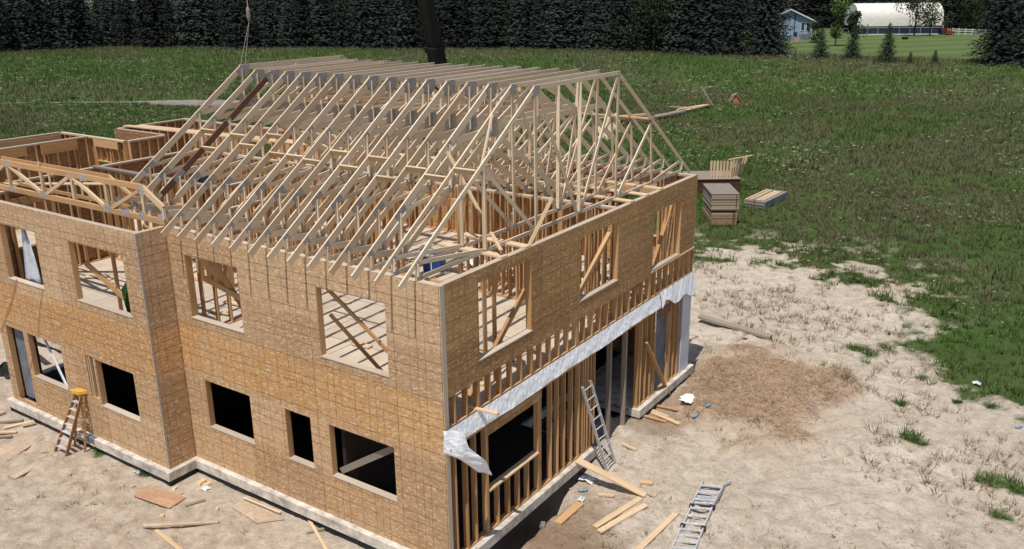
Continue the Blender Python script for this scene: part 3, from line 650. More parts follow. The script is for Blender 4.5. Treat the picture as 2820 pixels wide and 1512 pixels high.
mb = MB(); mb.box(-23.54, -23.50, .52, 4.6, 5.86, 6.17); mb.box(-23.54, -23.50, 5.15, 6.6, 5.80, 6.17); mb.box(-25.54, -25.50, 1.0, 7.1, 5.75, 6.17); mb.box(-23.1, -21.5, 7.04, 7.08, 5.9, 6.17); mb.box(-24.38, -21.3, 9.02, 9.06, 5.85, 6.17); mb.build('header_beams', M_STUD, HOUSE)
inner('left_wall', 'x', -24.55, 8.85, 12.2, [], -1)
inner('left_wall', 'y', 8.85, -24.53, -21.2, [], -1)
inner('left_wall', 'x', -21.18, 7.27, 8.84, [], -1)
inner('left_wall', 'x', XL, .02, 2.7, [(.6, 1.9, 4.2, 5.5)], -1)
inner('partition_wall', 'x', XL, 2.72, 7.15, [(4.4, 5.4, ZF, 5.3)], -1)
inner('partition_wall', 'y', 3.62, XL+.02, -10.9, [(-13.2, -12.3, ZF, 5.3)], 1, sheath=False)
inner('partition_wall', 'y', 7.5, XL+.02, -.17, [(-7.5, -5.3, ZF, 5.6), (-11.4, -10.4, ZF, 5.3)], 1, sheath=False, sp=.25)
inner('partition_wall', 'x', -4.2, 8.5, LW-.17, [(9.4, 10.4, ZF, 5.3)], 1, sheath=False)
inner('partition_wall', 'x', -8.6, .9, 7.3, [(4.6, 5.6, ZF, 5.3)], 1, sheath=False)
inner('partition_wall', 'x', -11.0, 3.7, LW-.17, [(9.0, 10.0, ZF, 5.3)], 1, sheath=False)
inner('partition_wall', 'y', 8.35, -5.3, -.2, [], 1, sheath=False, sp=.2)
inner('partition_wall', 'x', -14.3, 3.7, 7.3, [(5.2, 6.1, ZF, 5.3)], 1, sheath=False)
inner('partition_wall', 'y', 9.2, -4.0, -.2, [(-2.8, -1.9, ZF, 5.3)], 1, sheath=False)
for (a, b) in (((-17.2, .9), (-17.2, 2.7)),): pass
# floors
deck = MB(); 
ft = [(-.052, .015), (XB+.02, .015), (XB-.15, -PB+.16), (BX+.16, -PB+.16), (BX+.02, .015), (XL+.02, .015), (XL+.02, 2.5), (-25.6, 2.5), (-25.6, 12.3), (-.052, 12.3)]
deck.prism(ft, 3.145, ZF-.002); dk = deck.build('upper_floor', M_DECK, HOUSE)
mb = MB(); x = -25.3
while x < -.4: mb.box(x, x+.05, .2 if x > XL else 2.6, 12.2, 2.76, 3.143); x += .406
mb.build('floor_joist', M_STUD, dk)
for k in range(34):                                  # loose boards lying on the floor
    x = rng.uniform(-16, -.8); y = rng.uniform(.6, 11.5); L = rng.uniform(.8, 3.2); a = rng.uniform(0, 6.28) if k % 3 else 0.1
    mb = MB(); mb.beam((x, y, ZF+.025+k*.0011), (x+L*math.cos(a)*.5, min(max(y+L*math.sin(a)*.5, .4), 12), ZF+.026+k*.0011), rng.choice([.09, .14, .19]), .036); mb.build('floor_board', M_TRIM, dk)
mb = MB(); mb.prism([(-.16, .16), (XB-.1, .16), (XB-.1, -PB+.16), (BX+.16, -PB+.16), (BX+.16, .16), (XL+.16, .16), (XL+.16, 12.2), (-2.3, 12.2), (-2.3, 8.6), (-.16, 8.6), (-.16, 8.55), (-2.3, 8.55), (-2.3, 6.1), (-.16, 6.1)], .0005, .006); mb.build('ground_floor_shade', M_DIRT, HOUSE)  # thin sheet over the floor, painted dark as interior shade
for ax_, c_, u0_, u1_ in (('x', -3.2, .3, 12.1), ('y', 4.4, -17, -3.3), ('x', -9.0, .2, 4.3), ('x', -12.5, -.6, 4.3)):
    wall_sheet(ax_, c_, u0_, u1_, .01, 2.74, [], 1, th=.1).build('ground_partition', M_VDARK, HOUSE)  # added walls that block light so the lower openings stay black
# foundation
FP = [(.13, -.15), (XB+.15, -.15), (XB+.15, -PB-.15), (BX-.16, -PB-.15), (BX-.16, -.15), (XL-.16, -.15), (XL-.16, 2.3), (-25.9, 2.3), (-25.9, 12.6), (.13, 12.6), (.13, 8.68), (-2.2, 8.68), (-2.2, 6.15), (.13, 6.15)]
mb = MB(); mb.prism(FP, -.24, -.002); fd = mb.build('foundation', M_CONC, HOUSE, bevel=.012)
def inset(poly, d):
    out = []; n = len(poly); A = sum(poly[i][0]*poly[(i+1) % n][1]-poly[(i+1) % n][0]*poly[i][1] for i in range(n)); s = 1 if A > 0 else -1
    for i in range(n):
        p, q, r_ = np.array(poly[i-1]), np.array(poly[i]), np.array(poly[(i+1) % n]); a = (q-p)/np.linalg.norm(q-p); b = (r_-q)/np.linalg.norm(r_-q)
        na = np.array((-a[1], a[0]))*s; nb = np.array((-b[1], b[0]))*s; out.append(tuple(q+na*d+nb*d))
    return out
mb = MB(); mb.prism(inset(FP, .035), -1.9, -.241); mb.build('damp_proofing', M_TAR, fd)
mb = MB(); mb.box(-2.19, .05, 6.16, 8.67, -1.0, -.36); mb.build('lowered_slab', M_DIRT, fd)  # slab in the dark floor colour, painted shade inside the garage opening
# diagonal window braces and temporary braces inside the upper storey
def brace(p0, p1, w=.14, h=.038, mat=M_STUD, up=(0, 1, 0)):
    mb = MB(); mb.beam(p0, p1, h, w, up=up); return mb.build('wall_brace', mat, HOUSE)
brace((-3.5, .30, 5.6), (-1.5, .34, 4.25), up=(0, 0, 1), w=.09); brace((-3.40, .35, 4.9), (-2.35, 1.1, ZF+.03), up=(0, 0, 1), w=.08); brace((-2.35, 1.2, ZF+.02), (-2.35, 1.2, ZT-.5), w=.09); brace((-1.95, 1.2, ZF+.02), (-1.95, 1.2, ZT-.5), w=.09)
brace((-7.7, .25, 5.6), (-6.7, 1.5, ZF+.03), up=(0, 0, 1)); brace((-7.4, .3, 5.7), (-6.3, 1.0, ZF+.03), up=(0, 0, 1)); brace((-7.9, .5, 4.9), (-6.0, .5, 4.5), up=(0, 0, 1)); brace((-6.15, .9, ZF+.02), (-6.15, .9, 5.7), w=.09)
brace((-11.5, -.45, 4.95), (-9.2, -.3, 3.75), up=(0, 0, 1), w=.16); brace((-10.35, -.35, ZF+.02), (-10.35, -.35, 5.7), w=.10); brace((-9.7, 1.4, ZF+.02), (-9.7, 1.4, 5.7), w=.09); brace((-11.3, 1.2, 5.6), (-9.3, 1.0, 5.2), up=(0, 0, 1))
brace((-.45, 1.3, ZF+.03), (-.22, 3.3, 5.2), up=(1, 0, 0)); brace((-.5, 2.1, ZF+.02), (-.5, 2.1, 5.9), w=.12); brace((-.6, 2.6, ZF+.02), (-.6, 2.6, 5.9), w=.12); brace((-.30, 5.4, 4.0), (-.25, 7.3, 5.6), up=(1, 0, 0)); brace((-.7, 6.0, ZF+.02), (-.7, 6.0, 5.9), w=.1); brace((-.5, 6.7, ZF+.02), (-.5, 6.7, 5.9), w=.1)
brace((-.35, 10.0, ZF+.3), (-.3, 11.2, 5.6), up=(1, 0, 0)); brace((-.3, 10.9, ZF+.02), (-.3, 10.9, 5.9), w=.1)
brace((-14.3, -.5, 2.25), (-12.9, -.78, 1.12), mat=M_WHITE, w=.10, up=(0, 0, 1)); brace((-3.3, .22, 1.12), (-1.5, .2, 2.3), mat=M_GREYW, w=.15, up=(0, 0, 1)); brace((-6.6, 1.3, .3), (-7.5, .9, 2.2), mat=M_DARKW, up=(0, 0, 1))
mb = MB(); mb.box(-15.7, -15.0, -.63, -.6, .12, 2.44); mb.build('grey_panel', M_GREYSH, bay)
# plank catwalk and loose planks over the walls
mb = MB(); mb.beam((-24.6, 9.45, ZT+.03), (-15.0, 10.0, ZT+.03), .30, .038); mb.beam((-24.2, 9.80, ZT+.03), (-14.6, 10.33, ZT+.03), .30, .038); mb.beam((-15.2, 9.9, ZT+.07), (-8.2, 10.1, ZT+.07), .30, .038)
mb.build('plank_walkway', M_TRIM, None, label='long pale double plank walkway laid over the wall tops at the back left', cat='plank')
mb = MB(); mb.beam((-17.2, 3.5, ZT+.025), (-11.0, 3.5, ZT+.025), .16, .045); mb.build('capping_plank', M_GREYW, None, label='grey weathered plank lying on the partition wall top behind the low truss', cat='plank')
# unbroken side wall: flat timbers laid on the inner edge
for y, nm in ((2.2, 'nearest the front corner'), (3.1, 'second from the front corner'), (8.1, 'third from the front corner'), (9.0, 'fourth from the front corner'), (9.9, 'farthest from the front corner')):
    mb = MB(); mb.beam((-.02, y, ZT+.022), (-1.9, y+.1, ZT+.022), .22, .038); mb.build('cross_board', M_TRIM, None, label='bright board laid across the side wall top, '+nm, cat='board', group='boards across the side wall top')
# ------------------------------------------------------------------ roof trusses
TW = .038
SL = (9.603-6.66)/4.26
def chord(y): return 6.66+SL*y
YM = 6.235
def mir(y): return 2*YM-y
def build_truss(kind, label, group, cat='roof truss', overhang=True, mat=None, x=0.0):
    LM = mat or M_LUM
    t = empty('roof_truss', (x, 0.0, 0.0), label, cat, group)
    def mem(name, a, b, h, sh=0.0, m=None, w=TW):
        mb = MB(); mb.beam((x, a[0], a[1]), (x, b[0], b[1]), w-random.uniform(0, .003), h, up=(0, 0, 1), shift=sh); return mb.build(name, m or LM, t)
    def web(a, b, h=.089): 
        return mem('web', a, b, h, 0, None, TW-.004)
    hc = .155 if kind == 'vault' else .10
    y0 = -.518 if overhang else .42
    mem('sloped_chord', (y0, chord(y0)), (4.26, chord(4.26)), hc, -hc/2)
    mem('flat_chord', (4.20, 9.603), (mir(4.20), 9.603), hc, -hc/2)
    mem('sloped_chord', (mir(4.26), chord(4.26)), (mir(-.7), chord(-.7)), hc, -hc/2)
    plates = []
    if kind == 'plain':
        mem('bottom_chord', (.0, 6.262), (12.44, 6.262), .089, .0445)
        zb = 6.33; N = {0: .06, 1: 2.27, 2: 4.3, 3: 6.25, 4: 8.2, 5: 10.4, 6: 12.4}
        web((.045, 6.35), (.045, 6.60)); web((12.42, 6.35), (12.42, 6.60)); web((.09, 6.62), (2.2, zb)); web((2.27, zb), (2.27, 8.08)); web((2.35, 8.02), (4.22, zb)); web((4.3, zb), (4.26, 9.5))
        web((4.38, 9.45), (6.15, zb)); web((6.25, zb), (6.25, 9.5)); web((6.35, zb), (8.12, 9.45)); web((8.2, zb), (8.21, 9.5)); web((8.3, zb), (10.2, 8.0)); web((10.4, zb), (10.2, 8.05)); web((10.5, zb), (12.35, 6.62))
        plates = [(.05, 6.58, .12, .14), (.09, 6.31, .16, .1), (2.27, 8.02, .14, .12), (2.27, 6.31, .16, .1), (4.30, 9.50, .16, .13), (8.17, 9.50, .16, .13), (10.2, 8.02, .14, .12), (4.3, 6.31, .16, .1), (6.25, 6.31, .16, .1), (8.2, 6.31, .16, .1), (10.4, 6.31, .16, .1), (12.4, 6.58, .12, .14)]
    else:
        mem('vault_chord', (1.0, 6.44), (4.30, 8.60), .14, -.07); mem('vault_chord', (4.30, 8.60), (7.58, 6.47), .14, -.07)
        mem('bottom_chord', (7.45, 6.262), (12.44, 6.262), .089, .0445); mem('bottom_chord', (.0, 6.262), (1.2, 6.262), .089, .0445)
        web((.045, 6.35), (.045, 6.56)); web((12.42, 6.35), (12.42, 6.60)); mem('web', (.08, 6.56), (1.1, 6.42), .14, 0, None, TW-.004); web((1.0, 6.40), (1.0, 7.24)); web((1.05, 7.27), (2.7, 7.46)); web((2.7, 7.46), (2.7, 8.42))
        mem('collar', (2.75, 8.50), (4.25, 8.60), .14, -.05, None, TW-.002); web((4.26, 8.5), (4.26, 9.48)); mem('collar', (4.3, 8.62), (9.76, 8.56), .14, -.05, None, TW-.003)
        web((4.35, 8.6), (6.2, 9.48)); web((6.25, 8.6), (6.25, 9.48)); web((6.3, 9.46), (8.15, 8.6)); web((8.2, 9.5), (8.2, 8.5)); web((5.9, 7.5), (5.9, 8.5)); web((6.0, 7.5), (8.1, 8.5)); web((7.6, 6.45), (8.15, 8.5)); web((7.62, 6.45), (10.15, 8.05)); web((10.2, 8.05), (10.4, 6.34)); web((10.5, 6.34), (12.35, 6.62))
        plates = [(.05, 6.60, .14, .16), (1.0, 7.27, .24, .11), (1.0, 6.40, .20, .12), (2.7, 8.42, .14, .14), (2.7, 7.47, .17, .15), (4.30, 9.42, .19, .30), (8.17, 9.42, .19, .30), (4.3, 8.58, .30, .32), (5.9, 7.5, .15, .14), (7.55, 6.40, .18, .2), (8.2, 8.55, .16, .14), (10.2, 8.02, .15, .14), (10.4, 6.31, .16, .1), (12.4, 6.58, .12, .14)]
        plates[0:0] = []
    for (y, z, a, b) in plates:
        mb = MB(); sl = 0
        if abs(z-chord(y)) < .35 and y < 4: sl = math.atan(SL)
        c, s_ = math.cos(sl), math.sin(sl); f2 = (1.5, 1.3) if a > .22 and z > 7 else (1.1, .9); a *= f2[0]; b *= f2[1]
        if y in (4.30, 8.17) and z > 9.3:
            mb = MB(); k_ = (1.0 if kind == 'vault' else .6)*(.4 if y > 6 else 1); f_ = 1 if y < 6 else -1; y_ = 4.26 if y < 6 else mir(4.26)
            P_ = [(0.0, 9.595), (.27, 9.595), (.25, 9.36), (.06, 9.22), (-.10, 9.27), (-.20, 9.45)]
            P_ = [(y_+f_*p*k_, 9.6+(q-9.6)*k_-.004) for p, q in P_]
            for sx in (1, -1):
                q0 = [(x+sx*(TW/2+.001), p, q) for p, q in P_]; q1 = [(x+sx*(TW/2+.0035), p, q) for p, q in P_]
                if sx*f_ > 0: q0, q1 = q0[::-1], q1[::-1]
                mb.face(q1); mb.face(q0[::-1])
                for i in range(6): mb.face([q1[i], q1[(i+1) % 6], q0[(i+1) % 6], q0[i]][::-1])
            mb.build('metal_plate', M_PLATE, t); continue
        for sx in (1, -1):
            mb.obox((x+sx*(TW/2+.0012), y, z), ((.0011, 0, 0), (0, c*a/2, s_*a/2), (0, -s_*b/2, c*b/2)))
        mb.build('metal_plate', M_PLATE, t)
    return t
def first_chord(r_):
    return sorted([c.name for c in r_.children if c.name.startswith('sloped_chord')])[0]
def dup(root, x, z=0.0, label=None, mat=None):
    r_ = root.copy(); COL.objects.link(r_); r_.location = (x, 0, z)
    if label: r_['label'] = label
    for ch in list(root.children):
        c = ch.copy(); COL.objects.link(c); c.parent = r_
        if mat and ch.name == first_chord(root):
            c.data = ch.data.copy(); c.data.materials.clear(); c.data.materials.append(mat)
    return r_
TX = lambda k: .0304-.61*k
ORD = ['', 'nearest the corner', 'second', 'third', 'fourth', 'fifth', 'sixth', 'seventh', 'eighth', 'ninth', 'tenth', 'eleventh', 'twelfth', 'thirteenth', 'fourteenth', 'fifteenth', 'sixteenth', 'seventeenth']
GRP = 'roof trusses standing in a row on the house'
t1 = build_truss('plain', 'pale timber roof truss nearest the side wall, the right end of the row', GRP, x=0.0); t1.location.x = TX(1)
dup(t1, TX(2), 0, 'pale timber roof truss second from the side wall')
t3 = build_truss('vault', 'pale timber roof truss with big grey plates, third from the side wall', GRP, x=0.0); t3.location.x = TX(3)
for k in range(4, 14): dup(t3, TX(k), 0, 'pale timber roof truss with grey plates, %s from the side wall' % ORD[k])
t14 = build_truss('vault', 'pale timber roof truss ending behind the low truss, fourteenth from the side wall', GRP, overhang=False, x=0.0); t14.location.x = TX(14)
dup(t14, TX(15), 0, 'roof truss with a reddish brown front slope, third from the left end of the row', M_BROWN)
dup(t14, TX(16), 0, 'pale timber roof truss second from the left end of the row')
dup(t14, TX(17), .10, 'outermost left roof truss, slightly lifted, hanging under the crane hook')
# spacer blocks nailed between the sloped chords
SB = [(1, 2.07), (2, 1.84), (3, 1.97), (4, 1.66), (5, 2.10), (6, 1.79), (7, 2.13), (8, 1.82), (9, 1.88), (10, 1.88), (11, 2.36), (12, 2.0), (13, 2.24), (14, 1.79), (15, 2.28)]
for k, y in SB:
    mb = MB(); z = chord(y)-.06; a = math.atan(SL)
    mb.obox(((TX(k)+TX(k+1))/2, y, z), ((.61/2-TW/2-.002, 0, 0), (0, -.07*math.sin(a), .07*math.cos(a)), (0, .019*math.cos(a), .019*math.sin(a))))
    nm = 'between the truss nearest the side wall and the next' if k == 1 else 'between the %s and %s trusses from the side wall' % (ORD[k], ORD[k+1])
    mb.build('spacer_block', M_TRIM, None, label='short light spacer board nailed '+nm, cat='board', group='spacer boards nailed between the trusses')
mb = MB(); mb.beam((TX(1)+.03, 10.16, 8.16), (TX(12), 10.16, 8.16), .089, .038); mb.build('lateral_brace', M_TRIM, None, label='long bright board running level across the back slopes of the trusses', cat='board')
mb = MB(); mb.beam((TX(1)+.1, 1.55, 6.45), (TX(1)+.06, .4, 6.30), .089, .038)
def lb(p0, p1, label, w=.038, h=.075, mat=M_TRIM, up=(0, 0, 1)):
    m_ = MB(); m_.beam(p0, p1, w, h, up=up); return m_.build('truss_brace', mat, None, label=label, cat='board', group='temporary braces among the trusses')
a = PX(1232, 418, TX(3)+.03); b = PX(1325, 590, TX(1)-.25); lb(a, b, 'bright slanting brace through the nearest trusses, upper part', up=(0, 1, 0))
a = PX(1352, 640, TX(1)+.05); b = PX(1380, 690, -.1); lb(a, b, 'short bright board leaning on the side wall top beside the nearest truss', up=(0, 1, 0))
a = PX(1520, 545, TX(1)+.04); b = PX(1450, 690, -.05); lb(a, b, 'pale board leaning from the nearest truss down behind the side wall', up=(0, 1, 0))
a = PX(1355, 315, TX(2)+.03); b = PX(1325, 460, TX(1)-.1); lb(a, b, 'short dark edged upright board on the second truss', up=(0, 1, 0), w=.04, h=.04, mat=M_LUM)
a = PX(1245, 640, -.3); b = PX(1095, 760, -.25)
# low girder truss over the bay wall
G = empty('girder_truss', (-12.4, .02, 6.26), 'low long flat truss with grey plates running above the bay wall', 'roof truss')
def gm(name, a, b, h, sh=0, w=.076, m=M_LUM, dy=0):
    mb = MB(); mb.beam((a[0], .02+dy, a[1]), (b[0], .02+dy, b[1]), w, h, shift=sh); return mb.build(name, m, G)
gm('top_chord', (-17.2, 7.17), (-9.2, 7.20), .14, -.07, m=M_STUD); gm('end_chord', (-9.22, 7.2), (-8.45, 6.76), .14, -.07, m=M_TRIM); gm('bottom_chord', (-17.2, 6.29), (-8.47, 6.29), .14, .07, m=M_STUD)
gm('web', (-8.5, 6.43), (-8.5, 6.70), .09, w=.07)
for a, b in (((-15.55, 7.05), (-13.95, 6.42)), ((-13.75, 6.42), (-12.45, 7.05)), ((-12.3, 7.05), (-10.95, 6.42)), ((-10.7, 6.42), (-9.4, 7.02)), ((-12.35, 6.42), (-12.35, 7.05)), ((-9.25, 6.42), (-9.25, 7.05)), ((-15.6, 6.42), (-15.6, 7.05)), ((-17.0, 6.42), (-15.75, 7.05)), ((-13.85, 6.42), (-13.85, 7.3)), ((-10.8, 6.42), (-10.8, 7.05))): gm('web', a, b, .089, w=.07, m=M_TRIM)
for (x, z, a, b) in ((-15.6, 7.1, .2, .2), (-13.86, 6.4, .26, .22), (-12.4, 7.08, .18, .14), (-11.75, 7.1, .30, .17), (-10.82, 6.42, .3, .2), (-10.05, 6.40, .34, .16), (-9.23, 7.05, .2, .26), (-9.35, 6.42, .2, .18), (-8.6, 6.45, .2, .18), (-15.5, 6.4, .22, .18)):
    mb = MB(); mb.box(x-a/2, x+a/2, -.0195, -.0185, z-b/2, z+b/2); mb.box(x-a/2, x+a/2, .0585, .0595, z-b/2, z+b/2); mb.build('metal_plate', M_PLATE, G)
for (y, xl, xr, nm) in ((.62, -17.1, -9.9, 'second low flat truss standing just behind the front one above the bay'),):
    g2 = empty('girder_truss', (-12.4, y, 6.26), nm, 'roof truss')
    for a, b, h, m_ in (((-17.1, 7.02), (-11.6, 7.05), .09, M_STUD), ((-11.6, 7.05), (-10.2, 6.42), .09, M_TRIM), ((-17.1, 6.31), (-10.0, 6.31), .09, M_STUD)):
        mb = MB(); mb.beam((a[0], y, a[1]), (b[0], y, b[1]), .038, h); mb.build('chord', m_, g2)
    for x in (-16.2, -14.6, -13.0, -11.6):
        mb = MB(); mb.beam((x, y, 6.36), (x+.02, y, 7.0), .034, .08); mb.build('web', M_TRIM, g2)
mb = MB(); mb.beam((-16.9, .35, 6.30), (-13.9, 2.2, 6.30), .18, .04); mb.build('loose_plank', M_TRIM, None, label='pale plank lying slantwise over the wall tops behind the low truss at the left', cat='plank')
# ------------------------------------------------------------------ loose things on the ground
def board(p0, p1, w, th, label, name='board', mat=None, group=None, cat='board', lift=0.0, z=None, roll=0.0, jag=False):
    a = PG(*p0) if len(p0) == 2 else np.array(p0, float); b = PG(*p1) if len(p1) == 2 else np.array(p1, float)
    a = a+np.array((0, 0, th/2+.012+lift)); b = b+np.array((0, 0, th/2+.012+lift))
    mb = MB(); up = (math.sin(roll), 0, math.cos(roll)); mb.beam(a, b, w, th, up=up)
    if jag:
        mb.beam(a+np.array((.02, .05, th*.9)), a*.35+b*.65+np.array((0, .06, th*.9)), w*.55, th*.8, up=up)
    return mb.build(name, mat or M_TRIM, None, label=label, cat=cat, group=group)
def slab(corners, th, label, mat, name='board_sheet', cat='board', group=None, lift=0.012):
    P = [PG(*c) for c in corners]; c0 = sum(P)/len(P)
    top = [p+np.array((0, 0, th+lift)) for p in P]; bot = [p+np.array((0, 0, lift)) for p in P]
    A = sum(P[i][0]*P[(i+1) % len(P)][1]-P[(i+1) % len(P)][0]*P[i][1] for i in range(len(P)))
    if A < 0: top = top[::-1]; bot = bot[::-1]
    mb = MB(); n = len(top); e = top[1]-top[0]; e /= np.linalg.norm(e); f = np.array((-e[1], e[0], 0))
    mb.face(top, [(float((p-c0)@e), float((p-c0)@f)) for p in top]); mb.face(bot[::-1])
    for i in range(n): mb.face([bot[i], bot[(i+1) % n], top[(i+1) % n], top[i]], [(0, 0), (.5, 0), (.5, .02), (0, .02)])
    return mb.build(name, mat, None, label=label, cat=cat, group=group)
OFF = 'loose boards on the sand'
a = PX(1589, 1263, .08); a[2] = .04
board(a, (1779, 1366), .24, .038, 'long wide plank leaning from the foundation edge down onto the sand', cat='plank', name='plank', mat=M_TRIM)
board((1638, 1455), (1765, 1375), .15, .045, 'upper of two plain boards lying side by side on the sand', group=OFF)
board((1650, 1470), (1778, 1396), .15, .045, 'lower of two plain boards lying side by side on the sand', group=OFF, lift=.02)
board((1745, 1530), (1861, 1418), .14, .04, 'single long board running off the bottom edge beside the ground ladder', group=OFF)
board((1535, 1446), (1600, 1390), .20, .06, 'short thick plank lying at the edge of the trench', group=OFF, mat=M_STUD)
a = PX(1779, 946, .03); board(a, (1842, 1090), .12, .045, 'slanting board propping the studs at the far end of the side wall', cat='board', name='prop_board', mat=M_STUD)
board((1778, 1130), (1872, 1166), .14, .04, 'pale split board in the scrap heap by the far foundation corner', group=OFF, jag=True)
board((1800, 1118), (1868, 1132), .10, .04, 'thin board across the scrap heap by the far foundation corner', group=OFF, mat=M_STUD); board((1768, 1146), (1835, 1164), .09, .04, 'brownish batten under the scrap heap by the far corner', group=OFF, mat=M_STUD)
board((1648, 1365), (1692, 1369), .09, .05, 'stubby whitish offcut lying alone beside the leaning plank', group=OFF)
board((1713, 1225), (1752, 1242), .08, .05, 'small pale offcut lying right of the leaning ladder foot', group=OFF)
board((1765, 1331), (1798, 1334), .16, .05, 'little notched block of wood beyond the long plank end', group=OFF)
board((1541, 1372), (1572, 1350), .06, .03, 'thin splinter of wood near the trench edge', group=OFF)
slab([(1665, 1185), (1700, 1192), (1688, 1204), (1656, 1196)], .02, 'small square of board lying right of the garage opening', M_PLY, cat='board')
slab([(1780, 1362), (1812, 1356), (1822, 1352), (1802, 1372)], .02, 'thin offcut of sheet touching the end of the long plank', M_PLY, cat='board')
slab([(1480, 1440), (1502, 1442), (1500, 1458), (1478, 1455)], .05, 'pale broken slab lying at the trench lip', M_STONE, cat='slab', name='broken_slab')
slab([(-40, 1262), (24, 1274), (119, 1208), (72, 1195)], .02, 'large sheet of board lying flat at the left edge below the ladder', M_PLY, cat='board')
slab([(27, 1316), (43, 1321), (161, 1257), (147, 1252)], .02, 'narrow strip of board lying left of the stepladder feet', M_PLY, cat='board')
slab([(368, 1368), (405, 1338), (513, 1373), (467, 1402)], .018, 'brown stained sheet of board lying below the bay corner', M_PLYB, cat='board')
slab([(637, 1398), (668, 1378), (784, 1433), (708, 1443)], .018, 'grey sheet of board lying by the long front foundation', M_PLY, cat='board')
board((671, 1376), (773, 1418), .05, .03, 'thin batten lying on the upper side of the grey sheet', group=OFF, lift=.03)
board((394, 1452), (602, 1441), .08, .04, 'long thin weathered stick below the brown stained sheet', group=OFF, mat=M_PLY)
board((429, 1462), (500, 1520), .10, .03, 'pale lath at the bottom edge left of centre', group=OFF)
board((850, 1432), (900, 1520), .07, .035, 'pale lath leaning on the front foundation at the bottom edge', group=OFF)
board((846, 1470), (893, 1460), .06, .05, 'short grey batten crossed by the lath at the bottom edge', group=OFF, mat=M_GREYW)
board((510, 1395), (566, 1378), .10, .03, 'grey offcut between the two sheets in front of the house', group=OFF, mat=M_GREYW)
for i, (p, q, l, m_) in enumerate((((-20, 1168), (64, 1160), 'uppermost long stick of the scrap heap at the left edge', M_GREYW), ((12, 1182), (94, 1163), 'longest pale batten of the scrap heap at the left edge', M_TRIM), ((-10, 1196), (46, 1194), 'middle batten of the scrap heap at the left edge', M_TRIM), ((-10, 1208), (34, 1206), 'lowest greyish piece of the scrap heap at the left edge', M_GREYW), ((62, 1178), (98, 1170), 'splintered end lying right of the scrap heap at the left edge', M_PLY), ((-10, 1150), (14, 1140), 'small stub on top of the scrap heap at the left edge', M_PLY))): board(p, q, .10, .04, l, mat=m_, group='scrap lumber at the left edge', lift=.01*i)
for (px, py, s, l) in ((365, 1342, .12, 'pale chip of wood right above the brown stained sheet'), (482, 1348, .14, 'small offcut left of the recess corner'), (570, 1336, .22, 'little board offcut just under the recess corner'), (555, 1330, .25, 'thin offcut leaning by the recess corner'), (498, 1362, .08, 'tiny chip beside the brown stained sheet'), (446, 1423, .12, 'brown cube of wood below the brown stained sheet'), (598, 1404, .10, 'small lump of wood right of the grey offcut'), (1829, 1327, .10, 'round pale stone on the sand right of the small block'), (1845, 1374, .10, 'flat chip of stone beyond the long plank end'), (35, 1114, .2, 'white lump by the left end of the foundation')):
    p = PG(px, py); mb = MB(); a = random.uniform(0, 3); mb.obox(p+np.array((0, 0, .03)), ((s/2*math.cos(a), s/2*math.sin(a), 0), (-s/3*math.sin(a), s/3*math.cos(a), 0), (0, .01, .03)), taper=.8)
    mb.build('offcut' if 'stone' not in l and 'lump by' not in l else 'stone', M_TRIM if 'stone' not in l else M_STONE, None, label=l, cat='offcut' if 'stone' not in l else 'stone', bevel=.006)
# old beam bridging the trench at the far corner
a = PG(1925, 886); b = PG(2122, 934); a[2] = -.16; b[2] = -.34
mb = MB(); mb.beam(a, b, .26, .11); mb.beam(a+np.array((.02, .06, .065)), b*.97+a*.03+np.array((0, .05, .065)), .12, .02); mb.build('old_beam', M_GREYW, None, label='thick weathered grey beam reaching from the far house corner over the sand', cat='beam')
mb = MB(); c = PG(2048, 932); mb.box(c[0]-.12, c[0]+.12, c[1]-.1, c[1]+.1, c[2]-.05, -.38); mb.build('support_block', M_DARKW, None, label='dark block propping the middle of the weathered beam', cat='block')
# rags, bag, bottles
def crumple(p, sx, sy, sz, name, label, cat, mat, n=9, seed=1):
    r_ = np.random.default_rng(seed); mb = MB(); P = np.zeros((n, n, 3))
    for i in range(n):
        for j in range(n):
            u, v = i/(n-1)*2-1, j/(n-1)*2-1; k = max(0, 1-(u*u+v*v)*.5)
            P[i, j] = p+np.array((u*sx*(1+.2*r_.standard_normal()*.5), v*sy*(1+.2*r_.standard_normal()*.5), sz*k*(.4+.9*r_.random())+.01))
    mb.grid(P); return mb.build(name, mat, None, label=label, cat=cat, solid=.004)
crumple(PG(1896, 1105), .20, .28, .10, 'plastic_bag', 'clear whitish plastic bag lying on the straw', 'bag', M_POLY, seed=3)
crumple(PG(1615, 1322), .22, .14, .10, 'white_rag', 'crumpled white rag at the trench edge under the leaning plank', 'rag', M_WHITE, seed=4)
crumple(PG(1601, 1378), .08, .10, .10, 'paper_cup', 'crushed white cup lying upper side of the short thick plank', 'cup', M_WHITE, seed=5)
crumple(PG(378, 1302), .12, .06, .06, 'plastic_scrap', 'small shiny scrap of plastic by the bay foundation', 'scrap', M_ALU, seed=6)
crumple(PG(567, 1347), .10, .10, .06, 'plastic_scrap', 'white scrap of plastic near the recess corner', 'scrap', M_WHITE, seed=7)
crumple(PG(2690, 1058), .12, .10, .08, 'plastic_scrap', 'pale scrap of film under the weeds at the grass edge', 'scrap', M_WHITE, seed=8)
crumple(PG(455, 1291), .14, .05, .05, 'grey_glove', 'grey work glove lying on the foundation at the bay corner', 'glove', M_GREYSH, seed=9)
def bottle(px, py, ang, label):
    p = PG(px, py)+np.array((0, 0, .045)); d = np.array((math.cos(ang), math.sin(ang), 0)); e = empty('water_bottle', tuple(p), label, 'bottle', 'empty bottles on the sand')
    mb = MB(); mb.tube([p-d*.10, p-d*.09, p+d*.06, p+d*.10, p+d*.12], [.028, .036, .036, .016, .014], 10); mb.build('bottle_body', M_BOT, e, smooth=True)
    mb = MB(); mb.tube([p+d*.121, p+d*.145], .017, 8); mb.build('cap', M_BLUE, e)
